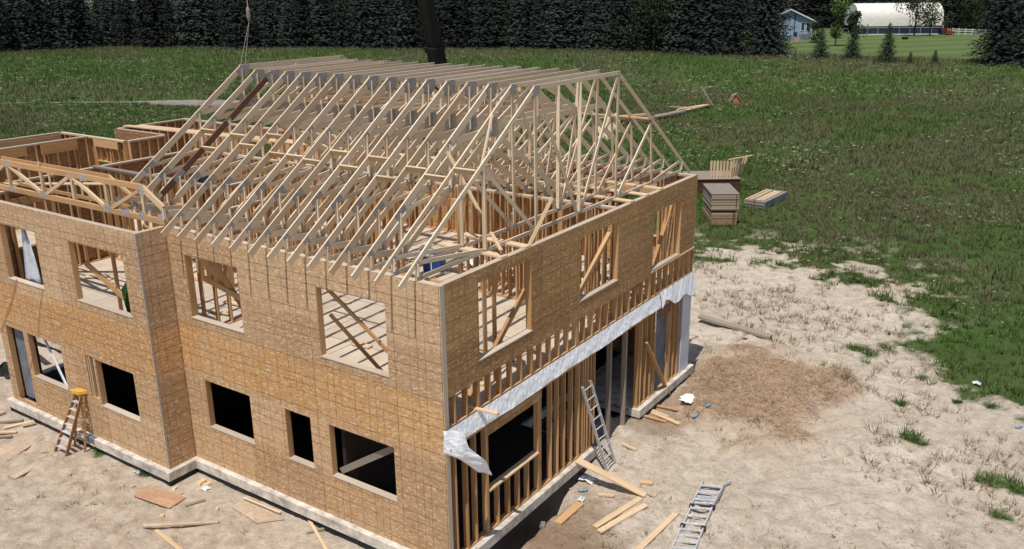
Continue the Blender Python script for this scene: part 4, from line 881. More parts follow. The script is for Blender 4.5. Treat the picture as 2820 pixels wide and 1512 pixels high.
bottle(1952, 1117, 1.2, 'light blue plastic bottle lying on the straw, right one'); bottle(1915, 1149, 1.3, 'light blue plastic bottle lying on the lower left of the straw'); bottle(2804, 1180, .8, 'clear bottle on the sand at the right edge'); bottle(1603, 1355, .6, 'clear bottle above the short thick plank')
# ------------------------------------------------------------------ ladders
def rails_ladder(e, A0, B0, A1, B1, n, mat, rr=.016, rw=.028, rd=.075, name='rung', t0=.05, t1=.95, flat_=False):
    nrm = np.cross(B0-A0, A1-A0); nrm /= np.linalg.norm(nrm)
    for a, b in ((A0, A1), (B0, B1)):
        mb = MB(); mb.beam(a, b, rw, rd, up=nrm); mb.build('rail', mat, e)
    for i in range(n):
        t = t0+(t1-t0)*i/(n-1); a = A0*(1-t)+A1*t; b = B0*(1-t)+B1*t
        mb = MB()
        if flat_: mb.beam(a, b, .075, .03, up=nrm)
        else: mb.tube([a, b], rr, 8)
        mb.build(name, mat, e)
# leaning aluminium ladder
f0 = PG(1655, 1298); f1 = PG(1700, 1275); f0[2] = max(f0[2], -.5); f1[2] = f0[2]
t0 = PX(1597, 1072, .16); wv = f1-f0; 
c0 = (f0+f1)/2; t0 = PX(1604, 1066, .16); t1 = t0+np.array((0, .40, .02)); e = empty('aluminium_ladder', tuple(c0), 'aluminium ladder leaning against the bare studs of the side wall', 'ladder')
fA = PG(1672, 1302); fB = fA+np.array((.02, .44, 0)); rails_ladder(e, fA, fB, t0, t1, 9, M_ALU)
# folding ladder lying on the sand
e = empty('folding_ladder', tuple(PG(1900, 1440)), 'silver folding ladder with hinges lying flat on the pale sand', 'ladder')
L0, R0 = PG(1937, 1336), PG(1996, 1342); L1, R1 = PG(1905, 1400), PG(1962, 1404); L2, R2 = PG(1880, 1455), PG(1937, 1462); L3, R3 = PG(1838, 1548), PG(1905, 1552)
up = np.array((0, 0, .07))
for (a, b, c, d, n, h) in ((L0, R0, L1, R1, 4, 0), (L1, R1, L2, R2, 3, .0), (L2, R2, L3, R3, 5, 0)): rails_ladder(e, a+up, b+up, c+up, d+up, n, M_ALU, rw=.03, rd=.08, flat_=True, t0=.1, t1=.86)
rails_ladder(e, L0*.97+L1*.03+up*1.9, R0*.97+R1*.03+up*1.9, L1+up*1.9, R1+up*1.9, 3, M_ALU, rw=.028, rd=.05, flat_=True, t0=.2, t1=.8)
for p in (L1, R1, L2, R2):
    mb = MB(); mb.tube([p+up+np.array((-.05, 0, 0)), p+up+np.array((.05, 0, 0))], .06, 12); mb.build('hinge', M_BLACK, e)
mb = MB(); a = R0+up; mb.beam(a, a+np.array((.10, .16, .06)), .03, .07); mb.build('outrigger', M_ALU, e)
# stepladder against the bay
F1, F2 = PZ(152, 1242, -.42), PZ(183, 1257, -.42); apex = PY(218, 1073, -1.30); S = empty('stepladder', tuple((F1+F2)/2), 'orange fibreglass stepladder with yellow top standing by the bay wall', 'stepladder')
dirw = (F2-F1)/np.linalg.norm(F2-F1); base = (F1+F2)/2; G1, G2 = PZ(236, 1228, -.42), PZ(205, 1252, -.42); rearc = (G1+G2)/2; bk = rearc-base; bk[2] = 0; bk /= np.linalg.norm(bk)
mid = base*.55+rearc*.45; dd = _ray(218, 1078); best = min(((np.hypot(*((CAM+dd*t)[:2]-mid[:2])), t) for t in np.linspace(10, 40, 3000))); topc = CAM+dd*best[1]; hw0 = .27; hw1 = .14
A0, B0 = base-dirw*hw0, base+dirw*hw0; A1, B1 = topc-dirw*hw1-np.array((0, 0, .04)), topc+dirw*hw1-np.array((0, 0, .04))
rails_ladder(S, A0, B0, A1, B1, 2, M_FIB, name='spreader', rd=.085, rw=.03, t0=.99, t1=1.0)
for i in range(7):
    t = .10+i*.125; a = A0*(1-t)+A1*t; b = B0*(1-t)+B1*t; mb = MB(); mb.beam(a, b, .09, .028); mb.build('step', M_ALU, S)
rb = rearc.copy(); rb[2] = gz(rb[0], rb[1])+.02; C0, D0 = rb-dirw*hw0*.95, rb+dirw*hw0*.95
for a, b in ((C0, A1+bk*.03), (D0, B1+bk*.03)):
    mb = MB(); mb.beam(a, b, .03, .06, up=bk); mb.build('rear_leg', M_FIB, S)
for t in (.25, .55, .8): mb = MB(); mb.beam(C0*(1-t)+A1*t, D0*(1-t)+B1*t, .03, .02); mb.build('rear_brace', M_ALU, S)
mb = MB(); mb.obox(topc, (dirw*(hw1+.05), bk*.15, np.array((0, 0, .05))), taper=.92); mb.build('top_cap', M_YEL, S, bevel=.015)
# cords
def cord(pts, r_, label, mat=M_CORD, name='extension_cord', cat='cord'):
    mb = MB(); mb.tube(pts, r_, 6); return mb.build(name, mat, None, smooth=True, label=label, cat=cat)
cord([PY(46, 768, -PB-.03)]+[PY(x, y, -PB-.025) for x, y in ((44, 775), (38, 800), (28, 835), (16, 870), (4, 905), (-20, 980))], .010, 'thick orange cord hanging from the upper bay window sill')
cord([PY(x, y, -PB-.02) for x, y in ((117, 795), (112, 830), (107, 880), (104, 925), (98, 960), (86, 1000), (74, 1040), (66, 1072))]+[PZ(54, 1098, 0), PZ(48, 1113, -.2)], .005, 'thin brown cord hanging down across the doorway of the bay', mat=M_BROWN)
# protruding stub of board over the plastic strip
a = PX(1305, 1125, -.1); b = PX(1378, 1145, .50); b[2] = a[2]-.02
mb = MB(); mb.beam((-.3, 1.05, 3.23), (.47, 1.17, 3.21), .10, .04, up=(0, 0, 1)); mb.build('stub_board', M_TRIM, None, label='short board sticking out over the white plastic strip', cat='board')
# block patch on the foundation
p = PY(243, 1190, -PB-.16); mb = MB(); x = p[0]; mb.box(x-.22, x+.22, -PB-.165, -PB-.02, -.16, .006); mb.build('foundation_patch', M_GREYSH, None, label='grey tar patch over the foundation behind the stepladder', cat='patch', bevel=.01)
# ------------------------------------------------------------------ things on the upper floor
c = PZ(1196, 742, ZF+.0); e = empty('storage_tote', (c[0], c[1], ZF), 'blue plastic crate seen under the nearest trusses', 'crate')
def loc_box(mb, c, ang, sx, sy, z0, z1, taper=1.0): mb.obox((c[0], c[1], (z0+z1)/2), ((sx/2*math.cos(ang), sx/2*math.sin(ang), 0), (-sy/2*math.sin(ang), sy/2*math.cos(ang), 0), (0, 0, (z1-z0)/2)), taper=taper)
c = PZ(1197, 744, ZF)
mb = MB(); loc_box(mb, c, .35, .62, .42, ZF+.002, ZF+.50, 1.06); mb.build('crate_body', M_BLUE, e, bevel=.02)
mb = MB(); loc_box(mb, c, .35, .68, .47, ZF+.501, ZF+.54); mb.build('lid', M_WHITE, e, bevel=.01)
mb = MB(); loc_box(mb, (c[0]-.02, c[1]-.012), .35, .03, .46, ZF+.05, ZF+.5); mb.build('rib', M_WHITE, e)
c = PZ(1175, 700, ZF); crumple(np.array((c[0], c[1], ZF)), .3, .25, .3, 'tool_bag', 'grey tool bag beside the blue crate', 'bag', M_GREYW, seed=12)
c = PZ(868, 600, ZF); crumple(np.array((c[0], c[1], ZF)), .35, .30, .35, 'tool_bag', 'dark grey plastic bundle on the upper floor in the middle of the house', 'bundle', M_GREYSH, seed=13)
c = PZ(820, 575, ZF); crumple(np.array((c[0], c[1], ZF)), .3, .30, .3, 'white_bundle', 'white crumpled bundle on the upper floor in the middle of the house', 'bundle', M_WHITE, seed=14)
c = PZ(1310, 735, ZF); crumple(np.array((c[0], c[1], ZF)), .3, .3, .35, 'white_bundle', 'pale crumpled wrap just inside the side wall top', 'bundle', M_POLY, seed=15)
a, b = PZ(206, 724, ZF+.08), PZ(262, 700, ZF+.08); mb = MB(); mb.tube([a, a*.5+b*.5+np.array((0, 0, .03)), b], [.08, .10, .13], 10); mb.build('plastic_roll', M_POLY, None, smooth=True, label='roll of white plastic film on the floor behind the bay window', cat='roll')
mb = MB(); P0 = PY(333, 800, -.60); P1 = PY(352, 768, -.55); P2 = PY(356, 868, -.55); P3 = PY(350, 872, -.62); P4 = PY(338, 830, -.66)
poly = [PY(334, 796, -.62), PY(352, 768, -.55), PY(360, 800, -.5), PY(362, 872, -.5), PY(356, 874, -.58), PY(344, 838, -.64)]
mb.face(poly); mb.build('green_chair', M_GREEN, None, label='green folded chair leaning inside the bay upper window', cat='chair', solid=.03)
P = []
for i in range(10):
    t = i/9; row = []
    for j in range(6):
        s_ = j/5; px = 62+ (88-62)*s_*(.35+.65*t)+18*t; row.append(PY(58+14*t+(12+ 26*t)*s_+6*math.sin(t*2.2)*(s_), 628+150*t+6*s_, -.62+.03*math.sin(s_*9+t*4)))
    P.append(row)
mb = MB(); mb.grid(P); mb.build('house_wrap_sheet', M_WRAP, None, smooth=True, label='hanging grey white sheet of wrap inside the leftmost upper bay window', cat='sheet', solid=.004)
# ------------------------------------------------------------------ worker half hidden among the trusses
def skin_chain(name, verts, edges, radii, mat, parent):
    me = bpy.data.meshes.new(name); off = np.array(wloc(parent)); me.from_pydata([tuple(np.array(v)-off) for v in verts], edges, []); o = bpy.data.objects.new(name, me); COL.objects.link(o); o.parent = parent
    md = o.modifiers.new('skin', 'SKIN'); md.use_smooth_shade = True
    for i, r_ in enumerate(radii): me.skin_vertices[0].data[i].radius = (r_, r_*.85)
    me.skin_vertices[0].data[0].use_root = True
    s_ = o.modifiers.new('sub', 'SUBSURF'); s_.levels = 1; s_.render_levels = 1; me.materials.append(mat); return o
M_SKIN = flat('skin', (176, 128, 104), 0.6, 0, .08); M_JACK = flat('navy_cloth', (38, 56, 84), .85, 0, .3, 12); M_TROU = flat('dark_trousers', (52, 42, 40), .85, 0, .3, 12); M_HAT = flat('hard_hat', (60, 88, 128), .4, 0, .1)
bx_, by_, PZ0 = -12.45, 4.22, 4.98; e = empty('person', (bx_, by_, PZ0), 'worker in navy shirt and blue cap standing on a trestle under the left trusses', 'person')
o3 = lambda x, y, z: (bx_-x, by_+y, PZ0+z)
tr = empty('work_trestle', (bx_, by_, ZF), 'plain timber trestle platform on the floor under the worker', 'trestle')
mb = MB(); mb.box(bx_-.9, bx_+.9, by_-.25, by_+.25, PZ0-.06, PZ0-.015); mb.build('platform', M_TRIM, tr)
for sx in (-.8, .8):
    for sy in (-.2, .2):
        mb = MB(); mb.beam((bx_+sx, by_+sy, PZ0-.062), (bx_+sx*1.05, by_+sy*1.8, ZF+.002), .05, .09); mb.build('leg', M_STUD, tr)
J = {'pel': o3(0, 0, .95), 'waist': o3(.06, 0, 1.12), 'chest': o3(.16, -.04, 1.36), 'neck': o3(.20, -.06, 1.50), 'ls': o3(.14, .13, 1.43), 'le': o3(.34, .18, 1.22), 'lw': o3(.52, .10, 1.10), 'rs': o3(.20, -.24, 1.42), 're': o3(.36, -.32, 1.20), 'rw': o3(.56, -.22, 1.12)}
vs = list(J.values()); ix = {k: i for i, k in enumerate(J)}
skin_chain('body', vs, [(ix[a], ix[b]) for a, b in (('pel', 'waist'), ('waist', 'chest'), ('chest', 'neck'), ('chest', 'ls'), ('ls', 'le'), ('le', 'lw'), ('chest', 'rs'), ('rs', 're'), ('re', 'rw'))], [.16, .15, .17, .065, .075, .052, .036, .075, .052, .036], M_JACK, e)
vs = [o3(0, 0, .92), o3(0, .10, .86), o3(.04, .12, .48), o3(-.02, .13, .06), o3(.14, .14, .04), o3(0, -.10, .86), o3(-.02, -.12, .48), o3(-.12, -.13, .06), o3(.06, -.13, .04)]
skin_chain('trousers', vs, [(0, 1), (1, 2), (2, 3), (3, 4), (0, 5), (5, 6), (6, 7), (7, 8)], [.15, .10, .075, .05, .045, .10, .075, .05, .045], M_TROU, e)
skin_chain('head', [o3(.20, -.06, 1.50), o3(.23, -.06, 1.58), o3(.25, -.06, 1.67), o3(.35, -.06, 1.65)], [(0, 1), (1, 2), (2, 3)], [.05, .065, .095, .02], M_SKIN, e)
skin_chain('cap', [o3(.24, -.06, 1.71), o3(.25, -.06, 1.77), o3(.37, -.06, 1.71)], [(0, 1), (0, 2)], [.112, .07, .045], M_HAT, e)
for w_, s_ in (('lw', 1), ('rw', -1)):
    hx, hy, hz = J[w_]; vs = [(hx, hy, hz), (hx-.07, hy, hz-.01)]; ed = [(0, 1)]; rd = [.032, .036]
    for q in range(4):
        b_ = len(vs); yy = hy+(q-1.5)*.022; vs += [(hx-.12, yy, hz-.02), (hx-.155+.008*abs(q-1.5), yy, hz-.05)]; ed += [(1, b_), (b_, b_+1)]; rd += [.010, .008]
    b_ = len(vs); vs += [(hx-.06, hy+s_*-.05, hz-.02), (hx-.10, hy+s_*-.06, hz-.05)]; ed += [(0, b_), (b_, b_+1)]; rd += [.012, .009]
    skin_chain('hand', vs, ed, rd, M_SKIN, e)
# ------------------------------------------------------------------ stacks behind the house
M_CRATE = wood('crate_boards', (186, 168, 142), (168, 150, 126), (110, 92, 74), .2); M_CRATE2 = wood('crate_boards_brown', (178, 148, 118), (158, 130, 102), (100, 76, 56), .2)
def bundle(name, label, c, ang, L, W, z0, z1, mat, side, straps=(.2, .8), layers=6, cat='stack of boards', group='banded stacks of sheet goods by the far corner'):
    """c = near-front corner; L runs away along ang, W to the right"""
    a = np.array((math.cos(ang), math.sin(ang), 0)); b = np.array((math.sin(ang), -math.cos(ang), 0)); c = np.array((c[0], c[1], 0.0)); e = empty(name, (c[0], c[1], z0), label, cat, group)
    n = layers; h = (z1-z0)/n
    mb = MB()
    for i in range(n):
        j = rng.normal(0, .012, 2); cc = c+a*(L/2+j[0])+b*(W/2+j[1]); mb.obox((cc[0], cc[1], z0+h*(i+.5)), (a*L/2, b*W/2, np.array((0, 0, h/2-.006))))
    mb.build('boards', mat, e)
    for s_ in straps:
        mb = MB(); cc = c+a*(L/2)+b*(W*s_); mb.obox((cc[0], cc[1], (z0+z1)/2), (a*(L/2+.02), b*.02, np.array((0, 0, (z1-z0)/2+.006)))); mb.build('strap', M_DARKW, e)
    return e
A1 = np.array(PZ(1958, 622, -.42)); A2 = np.array(PZ(2031, 624, -.42)); ang = math.atan2((A2-A1)[1], (A2-A1)[0])+math.pi/2+.12; W1 = np.linalg.norm(A2-A1)
g0 = gz(A1[0], A1[1])
av = np.array((math.cos(ang), math.sin(ang), 0)); bv = np.array((math.sin(ang), -math.cos(ang), 0))
S1 = bundle('board_stack', 'lower banded stack of yellowish boards in the tall pile right of the house', A1, ang, 2.5, W1*.98, g0+.10, g0+.75, M_CRATE2, None, (.84, .9), 9)
mb = MB()
for t in (.3, 1.2, 2.1):
    p = A1+av*t+bv*W1*.5; mb.obox((p[0], p[1], g0+.03), (av*.05, bv*W1*.5, np.array((0, 0, .08))))
mb.build('bearers', M_DARKW, None, label='timber bearers under the tall pile right of the house', cat='bearers')
mb = MB()
for t in (.35, 1.3, 2.2):
    p = A1+av*t+bv*W1*.5; mb.obox((p[0], p[1], g0+.82), (av*.05, bv*W1*.46, np.array((0, 0, .065))))
mb.build('spacers', M_DARKW, None, label='dark spacers between the two stacks of the tall pile', cat='bearers')
S2 = bundle('board_stack', 'upper grey topped stack of boards on the tall pile right of the house', A1+bv*(-.04), ang, 2.6, W1*1.05, g0+.89, g0+1.75, M_CRATE, None, (.9,), 14)
mb = MB(); p = A1+av*1.3+bv*W1*.48; mb.obox((p[0], p[1], g0+1.768), (av*1.32, bv*W1*.54, np.array((0, 0, .012)))); mb.build('cover_sheet', M_GREYW, S2)
# low pile with fresh boards on top, right of the tall pile
B0 = np.array(PZ(2066, 566, -.42)); B1 = np.array(PZ(2133, 548, -.2)); ang2 = ang-.62
S3 = bundle('board_stack', 'low wide stack with pale loose strips on top, right of the tall pile', PZ(2044, 572, -.42)+np.array((0, .2, 0)), ang2, 3.4, 1.25, g0+.12, g0+.50, M_GREYW, None, (.5,), 5)
av2 = np.array((math.cos(ang2), math.sin(ang2), 0)); bv2 = np.array((math.sin(ang2), -math.cos(ang2), 0)); o2 = PZ(2044, 572, -.42)+np.array((0, .2, 0))
for k, (w_, m_) in enumerate(((.12, M_TRIM), (.34, M_TRIM), (.50, M_GREYW), (.68, M_TRIM), (.82, M_TRIM), (.98, M_TRIM))):
    mb = MB(); p = o2+av2*1.6+bv2*w_; mb.obox((p[0], p[1], g0+.525), (av2*(1.6-.05*k), bv2*.06, np.array((0, 0, .019)))); mb.build('loose_strip', m_, S3)
mb = MB(); p = o2+av2*1.7+bv2*1.27; mb.obox((p[0], p[1], g0+.30), (av2*1.72, bv2*.015, np.array((0, 0, .2)))); mb.build('side_wrap', M_GREYSH, S3)
# flat stack behind with a row of upright boards on it
o4 = PZ(1925, 520, -.42)+np.array((.0, 1.2, 0)); a4 = ang+.05; av4 = np.array((math.cos(a4), math.sin(a4), 0)); bv4 = np.array((math.sin(a4), -math.cos(a4), 0))
o4 = np.array(PZ(1900, 540, -.42))
S4 = bundle('board_stack', 'dark sided wide stack under the upright boards beside the far house corner', o4, a4, 2.4, 3.0, g0+.10, g0+1.05, M_DARKW, None, (), 4)
mb = MB(); p = o4+av4*1.2+bv4*1.5; mb.obox((p[0], p[1], g0+1.075), (av4*1.25, bv4*1.52, np.array((0, 0, .02)))); mb.build('top_sheet', M_GREYW, S4)
e = empty('upright_boards', tuple(PZ(1990, 490, .6)), 'row of pale upright short boards standing like a fence on the wide stack', 'boards')
q0 = PZ(1957, 489, g0+1.09); q1 = PZ(2010, 489, g0+1.09); q2 = PZ(2040, 481, g0+1.0)
for k in range(13):
    t = k/12; p = q0*(1-t*2)+q1*t*2 if t < .5 else q1*(2-2*t)+q2*(2*t-1)
    ln = .0 if t < .45 else (t-.45)*.55
    mb = MB(); mb.beam(p, p+np.array((ln*.9, ln*.4, 1.02+ (.35*max(0, t-.5)))), .13, .036, up=(0.5, -1, 0)); mb.build('upright_board', M_TRIM, e)
a_ = q1+np.array((-.15, 0, 1.08)); b_ = q2+np.array((.55, .3, 1.22)); mb = MB(); mb.beam(a_, b_, .15, .03); mb.build('top_rail', M_TRIM, e)
# scrap timber in the field behind the house
SCR = 'scrap timber in the field'
def scrap(p0, p1, w_, th, label, mat=M_TRIM, lift=0, n=1, cat='scrap timber'):
    e0 = PG(*p0); e1 = PG(*p1); mb = MB()
    for k in range(n):
        j = rng.normal(0, w_*.8, 3)*(k > 0); j2 = rng.normal(0, w_*.8, 3)*(k > 0); j[2] = abs(j[2])*.5; j2[2] = abs(j2[2])*.5
        mb.beam(e0+np.array((0, 0, .18+lift))+j, e1+np.array((0, 0, .18+lift))+j2, w_, th)
    return mb.build('scrap_timber', mat, None, label=label, cat=cat, group=SCR)
scrap((1800, 332), (1882, 318), .45, .12, 'grey bark covered timbers just right of the last truss', M_GREYW, .05, 6)
scrap((1868, 314), (1946, 298), .30, .06, 'pale thin slabs reaching to the right end of the scrap heap', M_TRIM, .1, 8)
scrap((1842, 307), (1905, 309), .14, .05, 'single light lath on top of the scrap heap', M_TRIM, .3, 1)
scrap((1700, 345), (1800, 338), .35, .12, 'brown timbers behind the nearest roof trusses', M_BROWN, .05, 5)
scrap((1640, 340), (1790, 330), .25, .08, 'long pale slab lying behind the nearest roof trusses', M_TRIM, .3, 2)
for (cx, cy, s_, l) in ((1690, 350, .9, 'tilted pale sheet in the scrap behind the nearest trusses'), (1668, 372, .8, 'lower tilted pale sheet in the scrap behind the nearest trusses')):
    p = PG(cx, cy+12); mb = MB(); mb.obox(p+np.array((0, 0, .55)), ((.55*s_, .2, .3), (-.08, .03, .10), (-.35, .1, .75*s_))); mb.build('scrap_sheet', M_TRIM, None, label=l, cat='scrap sheet', group=SCR)
p = PG(1935, 296); q = PG(1917, 256); mb = MB(); b0 = PG(1940, 300)+np.array((.3, .4, .0)); mb.beam(b0+np.array((.45, 0, .35)), b0+np.array((-1.1, .3, 2.2)), .12, .05); mb.beam(b0+np.array((-.3, 0, -.1)), b0+np.array((-.1, .0, 1.1)), .16, .05); mb.beam(b0+np.array((.1, 0, -.1)), b0+np.array((-.05, .0, 1.1)), .08, .05)
mb.build('leaning_boards', M_GREYW, None, label='small tripod of leaning boards standing in the field', cat='boards')
p = PG(2024, 284); e = empty('split_stump', tuple(p), 'fresh reddish split stump of wood in the grass', 'stump'); mb = MB(); mb.obox(p+np.array((-.45, 0, .45)), ((.25, .1, .1), (-.1, .4, 0), (.3, 0, .5))); mb.build('pale_piece', M_TRIM, e); mb = MB(); mb.obox(p+np.array((.15, .1, .35)), ((.45, .1, 0), (-.1, .4, 0), (-.1, 0, .48)), taper=.5); mb.build('red_piece', flat('red_wood', (168, 104, 72), .8), e); mb = MB(); mb.beam(p+np.array((.1, -.1, .9)), p+np.array((1.1, -.3, .1)), .16, .08); mb.build('side_branch', M_BROWN, e)
# dark boards and tarpaulin behind the left edge of the bay
p = PZ(12, 1040, -.42); mb = MB(); mb.beam((p[0]-.8, p[1]+.9, .15), (p[0]+.35, p[1]+.5, .25), .25, .05); mb.beam((p[0]-.9, p[1]+1.2, .5), (p[0]+.3, p[1]+.9, .75), .2, .05); mb.build('leaning_planks', M_GREYW, None, label='grey planks leaning behind the left edge of the bay wall', cat='planks')
crumple(np.array((p[0]-.1, p[1]+.4, -.42)), .5, .5, .5, 'dark_tarpaulin', 'dark green tarpaulin heap behind the left edge of the bay wall', 'tarpaulin', flat('dark_tarp', (30, 44, 40), .5), seed=21)
# ------------------------------------------------------------------ crane
Q = onp(1207, 182, 1, 17.2); T = np.array((-10.34, 4.95, 41.0)); dv = (T-Q)/np.linalg.norm(T-Q); B = Q-dv*(Q[2]-2.3)/dv[2]
K = empty('mobile_crane', (B[0], B[1], gz(B[0], B[1])), 'black telescopic crane boom rising behind the roof trusses', 'crane')
upx = np.array((0, -1.0, .1)); mk = lambda: MB()
nQ = np.linalg.norm(Q-B)
for (a, b, s_, nm) in ((0, nQ+.8, .56, 'boom_base'), (nQ+.6, nQ+5.2, .48, 'boom_section'), (nQ+5.0, nQ+14, .42, 'boom_section'), (nQ+13.8, np.linalg.norm(T-B)+.6, .36, 'boom_section')):
    mb = MB(); mb.beam(B+dv*a, B+dv*b, s_, s_*.95, up=upx)
    for sx in (-.28, .28):
        sd = np.cross(dv, upx); sd /= np.linalg.norm(sd); mb.beam(B+dv*(a+.02)+sd*sx*s_+np.array((0, -s_*.5, 0)), B+dv*(b-.02)+sd*sx*s_+np.array((0, -s_*.5, 0)), .05, .04, up=upx)
    mb.build(nm, M_BLACK, K, bevel=.03)
for a, s_ in ((nQ+.8, .62), (nQ+5.1, .54)):
    mb = MB(); mb.beam(B+dv*(a-.12), B+dv*(a+.12), s_, s_, up=upx); mb.build('collar', M_BLACK, K)
sd = np.cross(dv, upx); sd /= np.linalg.norm(sd); sd = sd if sd[0] > 0 else -sd
mb = MB(); mb.tube([B+dv*(nQ-1)+sd*.48, B+dv*(nQ+4.8)+sd*.28], .025, 6); mb.tube([B+dv*(nQ-1)+sd*.56, B+dv*(nQ+4.8)+sd*.31], .02, 6); mb.build('hoses', M_BLACK, K)
hk = np.array((-10.34, 4.70, 10.95)); mb = MB(); mb.tube([T, hk+np.array((0, 0, .25))], .012, 6); mb.build('cable', M_PLATE, K)
mb = MB(); mb.tube([hk+np.array((0, 0, .28)), hk+np.array((0, 0, .2)), hk, hk-np.array((0, 0, .1))], [.03, .06, .055, .03], 10); mb.build('hook_block', M_GREYW, K)
mb = MB(); tt = 9.70
for y in (4.25, 4.42): mb.tube([hk-np.array((0, 0, .1)), (-10.34, y, tt)], .006, 6)
mb.build('sling', M_PLATE, K)
gB = gz(B[0], B[1]); bb = np.array((B[0], B[1], 0))
mb = MB(); mb.box(B[0]-4.6, B[0]+3.8, B[1]-.1, B[1]+2.3, gB+.75, gB+1.35); mb.build('carrier', M_BLACK, K, bevel=.05)
mb = MB(); mb.box(B[0]-1.2, B[0]+1.4, B[1]+.1, B[1]+2.1, gB+1.4, gB+2.5); mb.build('turret', flat('crane_grey', (90, 92, 96), .5), K, bevel=.05)
mb = MB(); mb.box(B[0]-4.55, B[0]-2.7, B[1], B[1]+2.2, gB+1.36, gB+2.6); mb.build('cab', flat('crane_cab', (150, 150, 150), .4), K, bevel=.1)
for x in (-3.6, -1.9, .9, 2.4):
    for y in (-.05, 2.25):
        mb = MB(); mb.tube([(B[0]+x, B[1]+y-.15, gB+.5), (B[0]+x, B[1]+y+.15, gB+.5)], .5, 20); mb.build('wheel', M_BLACK, K)
# ------------------------------------------------------------------ trees
M_NEED = foliage_mat('dark_needles', [(32, 38, 35), (44, 51, 46), (62, 68, 61), (38, 45, 40), (28, 34, 31)])
M_NEEDY = foliage_mat('young_needles', [(38, 50, 36), (56, 70, 48), (48, 60, 46), (66, 78, 44)])
M_NEED_ = None
def vary(mat, lo=.45, hi=1.5):
    t = mat.node_tree; b = t.nodes['Principled BSDF']; l = b.inputs['Base Color'].links[0]; src = l.from_socket; oi = t.nodes.new('ShaderNodeObjectInfo'); mr = t.nodes.new('ShaderNodeMapRange'); mr.inputs[3].default_value = lo; mr.inputs[4].default_value = hi; t.links.new(oi.outputs['Random'], mr.inputs[0]); hs = t.nodes.new('ShaderNodeHueSaturation'); t.links.new(mr.outputs[0], hs.inputs['Value']); t.links.new(src, hs.inputs['Color']); t.links.new(hs.outputs[0], b.inputs['Base Color'])
vary(M_NEED)
M_BARK = flat('bark', (88, 76, 64), .9, 0, .3, 4)
M_LEAFG = foliage_mat('fresh_leaves', [(70, 92, 42), (92, 116, 54), (110, 130, 64), (60, 80, 40)])
M_LEAFD = foliage_mat('dark_leaves', [(44, 56, 34), (56, 70, 42), (36, 48, 30), (66, 80, 48)])
M_BLUESP = foliage_mat('bluish_needles', [(92, 98, 104), (112, 116, 122), (80, 86, 90)])
def tri_mesh(name, V, mat, parent=None, quads=False):
    n = 4 if quads else 3; V = np.asarray(V, np.float32).reshape(-1, n, 3); N = len(V); me = bpy.data.meshes.new(name); me.vertices.add(N*n); me.vertices.foreach_set('co', V.ravel()); me.loops.add(N*n); me.loops.foreach_set('vertex_index', np.arange(N*n, dtype=np.int32))
    me.polygons.add(N); me.polygons.foreach_set('loop_start', np.arange(N)*n); me.polygons.foreach_set('loop_total', np.full(N, n)); me.update(calc_edges=True); me.materials.append(mat)
    o = bpy.data.objects.new(name, me); COL.objects.link(o); o.parent = parent; return o
def conifer_crown(h, r, seed, dens=1.15, base=.0, leaf=.52, droop=.25, ragged=.25, pw=.62):
    g = np.random.default_rng(seed); T = []
    tier = leaf*1.0; nl = int(h/tier); bulge = g.random(3)
    for i in range(nl):
        z = h*(base+(1-base)*i/nl); t = i/nl; R0 = r*(1-t)**pw*(.85+.3*math.sin(i*1.7+bulge[0]*6)*.5)+.12
        nb = max(6, int(19*dens*(1-t*.5)))
        for k in range(nb):
            a = 2*math.pi*(k+g.random()*.9)/nb+i*.7; L = R0*(1-ragged*g.random()); m = max(2, int(L/(leaf*.75)))
            for q in range(m):
                f = (q+.6+.4*g.random())/m; rr = L*f; zz = z+.10*rr-droop*rr*rr/r+g.normal(0, .30)*leaf
                s_ = leaf*(.55+.6*g.random())*(1.15-.4*f); c = np.array((math.cos(a)*rr, math.sin(a)*rr, zz)); d = np.array((math.cos(a), math.sin(a), -.25-.4*f)); w_ = np.array((-math.sin(a), math.cos(a), g.normal(0, .25)))
                for sg in (-1, 1):
                    tip = c+d*s_*.5+w_*sg*s_*(.9+.5*g.random())+np.array((0, 0, -.22*s_*g.random()))
                    T.append((c-d*s_*.28, c+d*s_*.38, tip))
                T.append((c-w_*s_*.24, c+w_*s_*.24, c+d*s_*1.05))
    T.append(((-.1, 0, h*.96), (.1, 0, h*.96), (0, 0, h*1.03))); T.append(((0, -.1, h*.96), (0, .1, h*.96), (0, 0, h*1.03)))
    return np.array(T)
def conifer(loc, h, r, seed, label, group, mat, cat='tree', name='spruce_tree', **k):
    e = empty(name, loc, label, cat, group); tri_mesh('crown', conifer_crown(h, r, seed, **k), mat, e)
    mb = MB(); mb.tube([(0, 0, -.3), (0, 0, h*.5), (0, 0, h*.97)], [.02*h, .012*h, .02], 7); mb.build('trunk', M_BARK, e, world=False); return e
def dup_tree(src, loc, s_, rz, label=None):
    r_ = src.copy(); COL.objects.link(r_); r_.location = loc; r_.scale = s_; r_.rotation_euler = (0, 0, rz)
    if label: r_['label'] = label
    for ch in list(src.children): c = ch.copy(); COL.objects.link(c); c.parent = r_
    return r_
LROW = 'dark evergreen in the dense row along the far edge of the field'
LB = 'dark evergreen in the wood behind the row of field edge trees'
def along(poly, sp):
    out = []; carry = 0
    for i in range(len(poly)-1):
        L = math.dist(poly[i], poly[i+1]); t = carry
        while t < L: out.append((poly[i][0]+(poly[i+1][0]-poly[i][0])*t/L, poly[i][1]+(poly[i+1][1]-poly[i][1])*t/L)); t += sp
        carry = t-L
    return out
protos = []
rows = []
P1 = [(-236, 30), (-192, 80), (-184, 112), (-148, 121.5), (-90, 147.5), (-56, 153.5)]
for i, (x, y) in enumerate(along(P1, 4.6)): rows.append((x+random.uniform(-1, 1), y+random.uniform(-2.5, 1), random.uniform(.78, 1.25), LROW, 'dense row of evergreens along the field'))
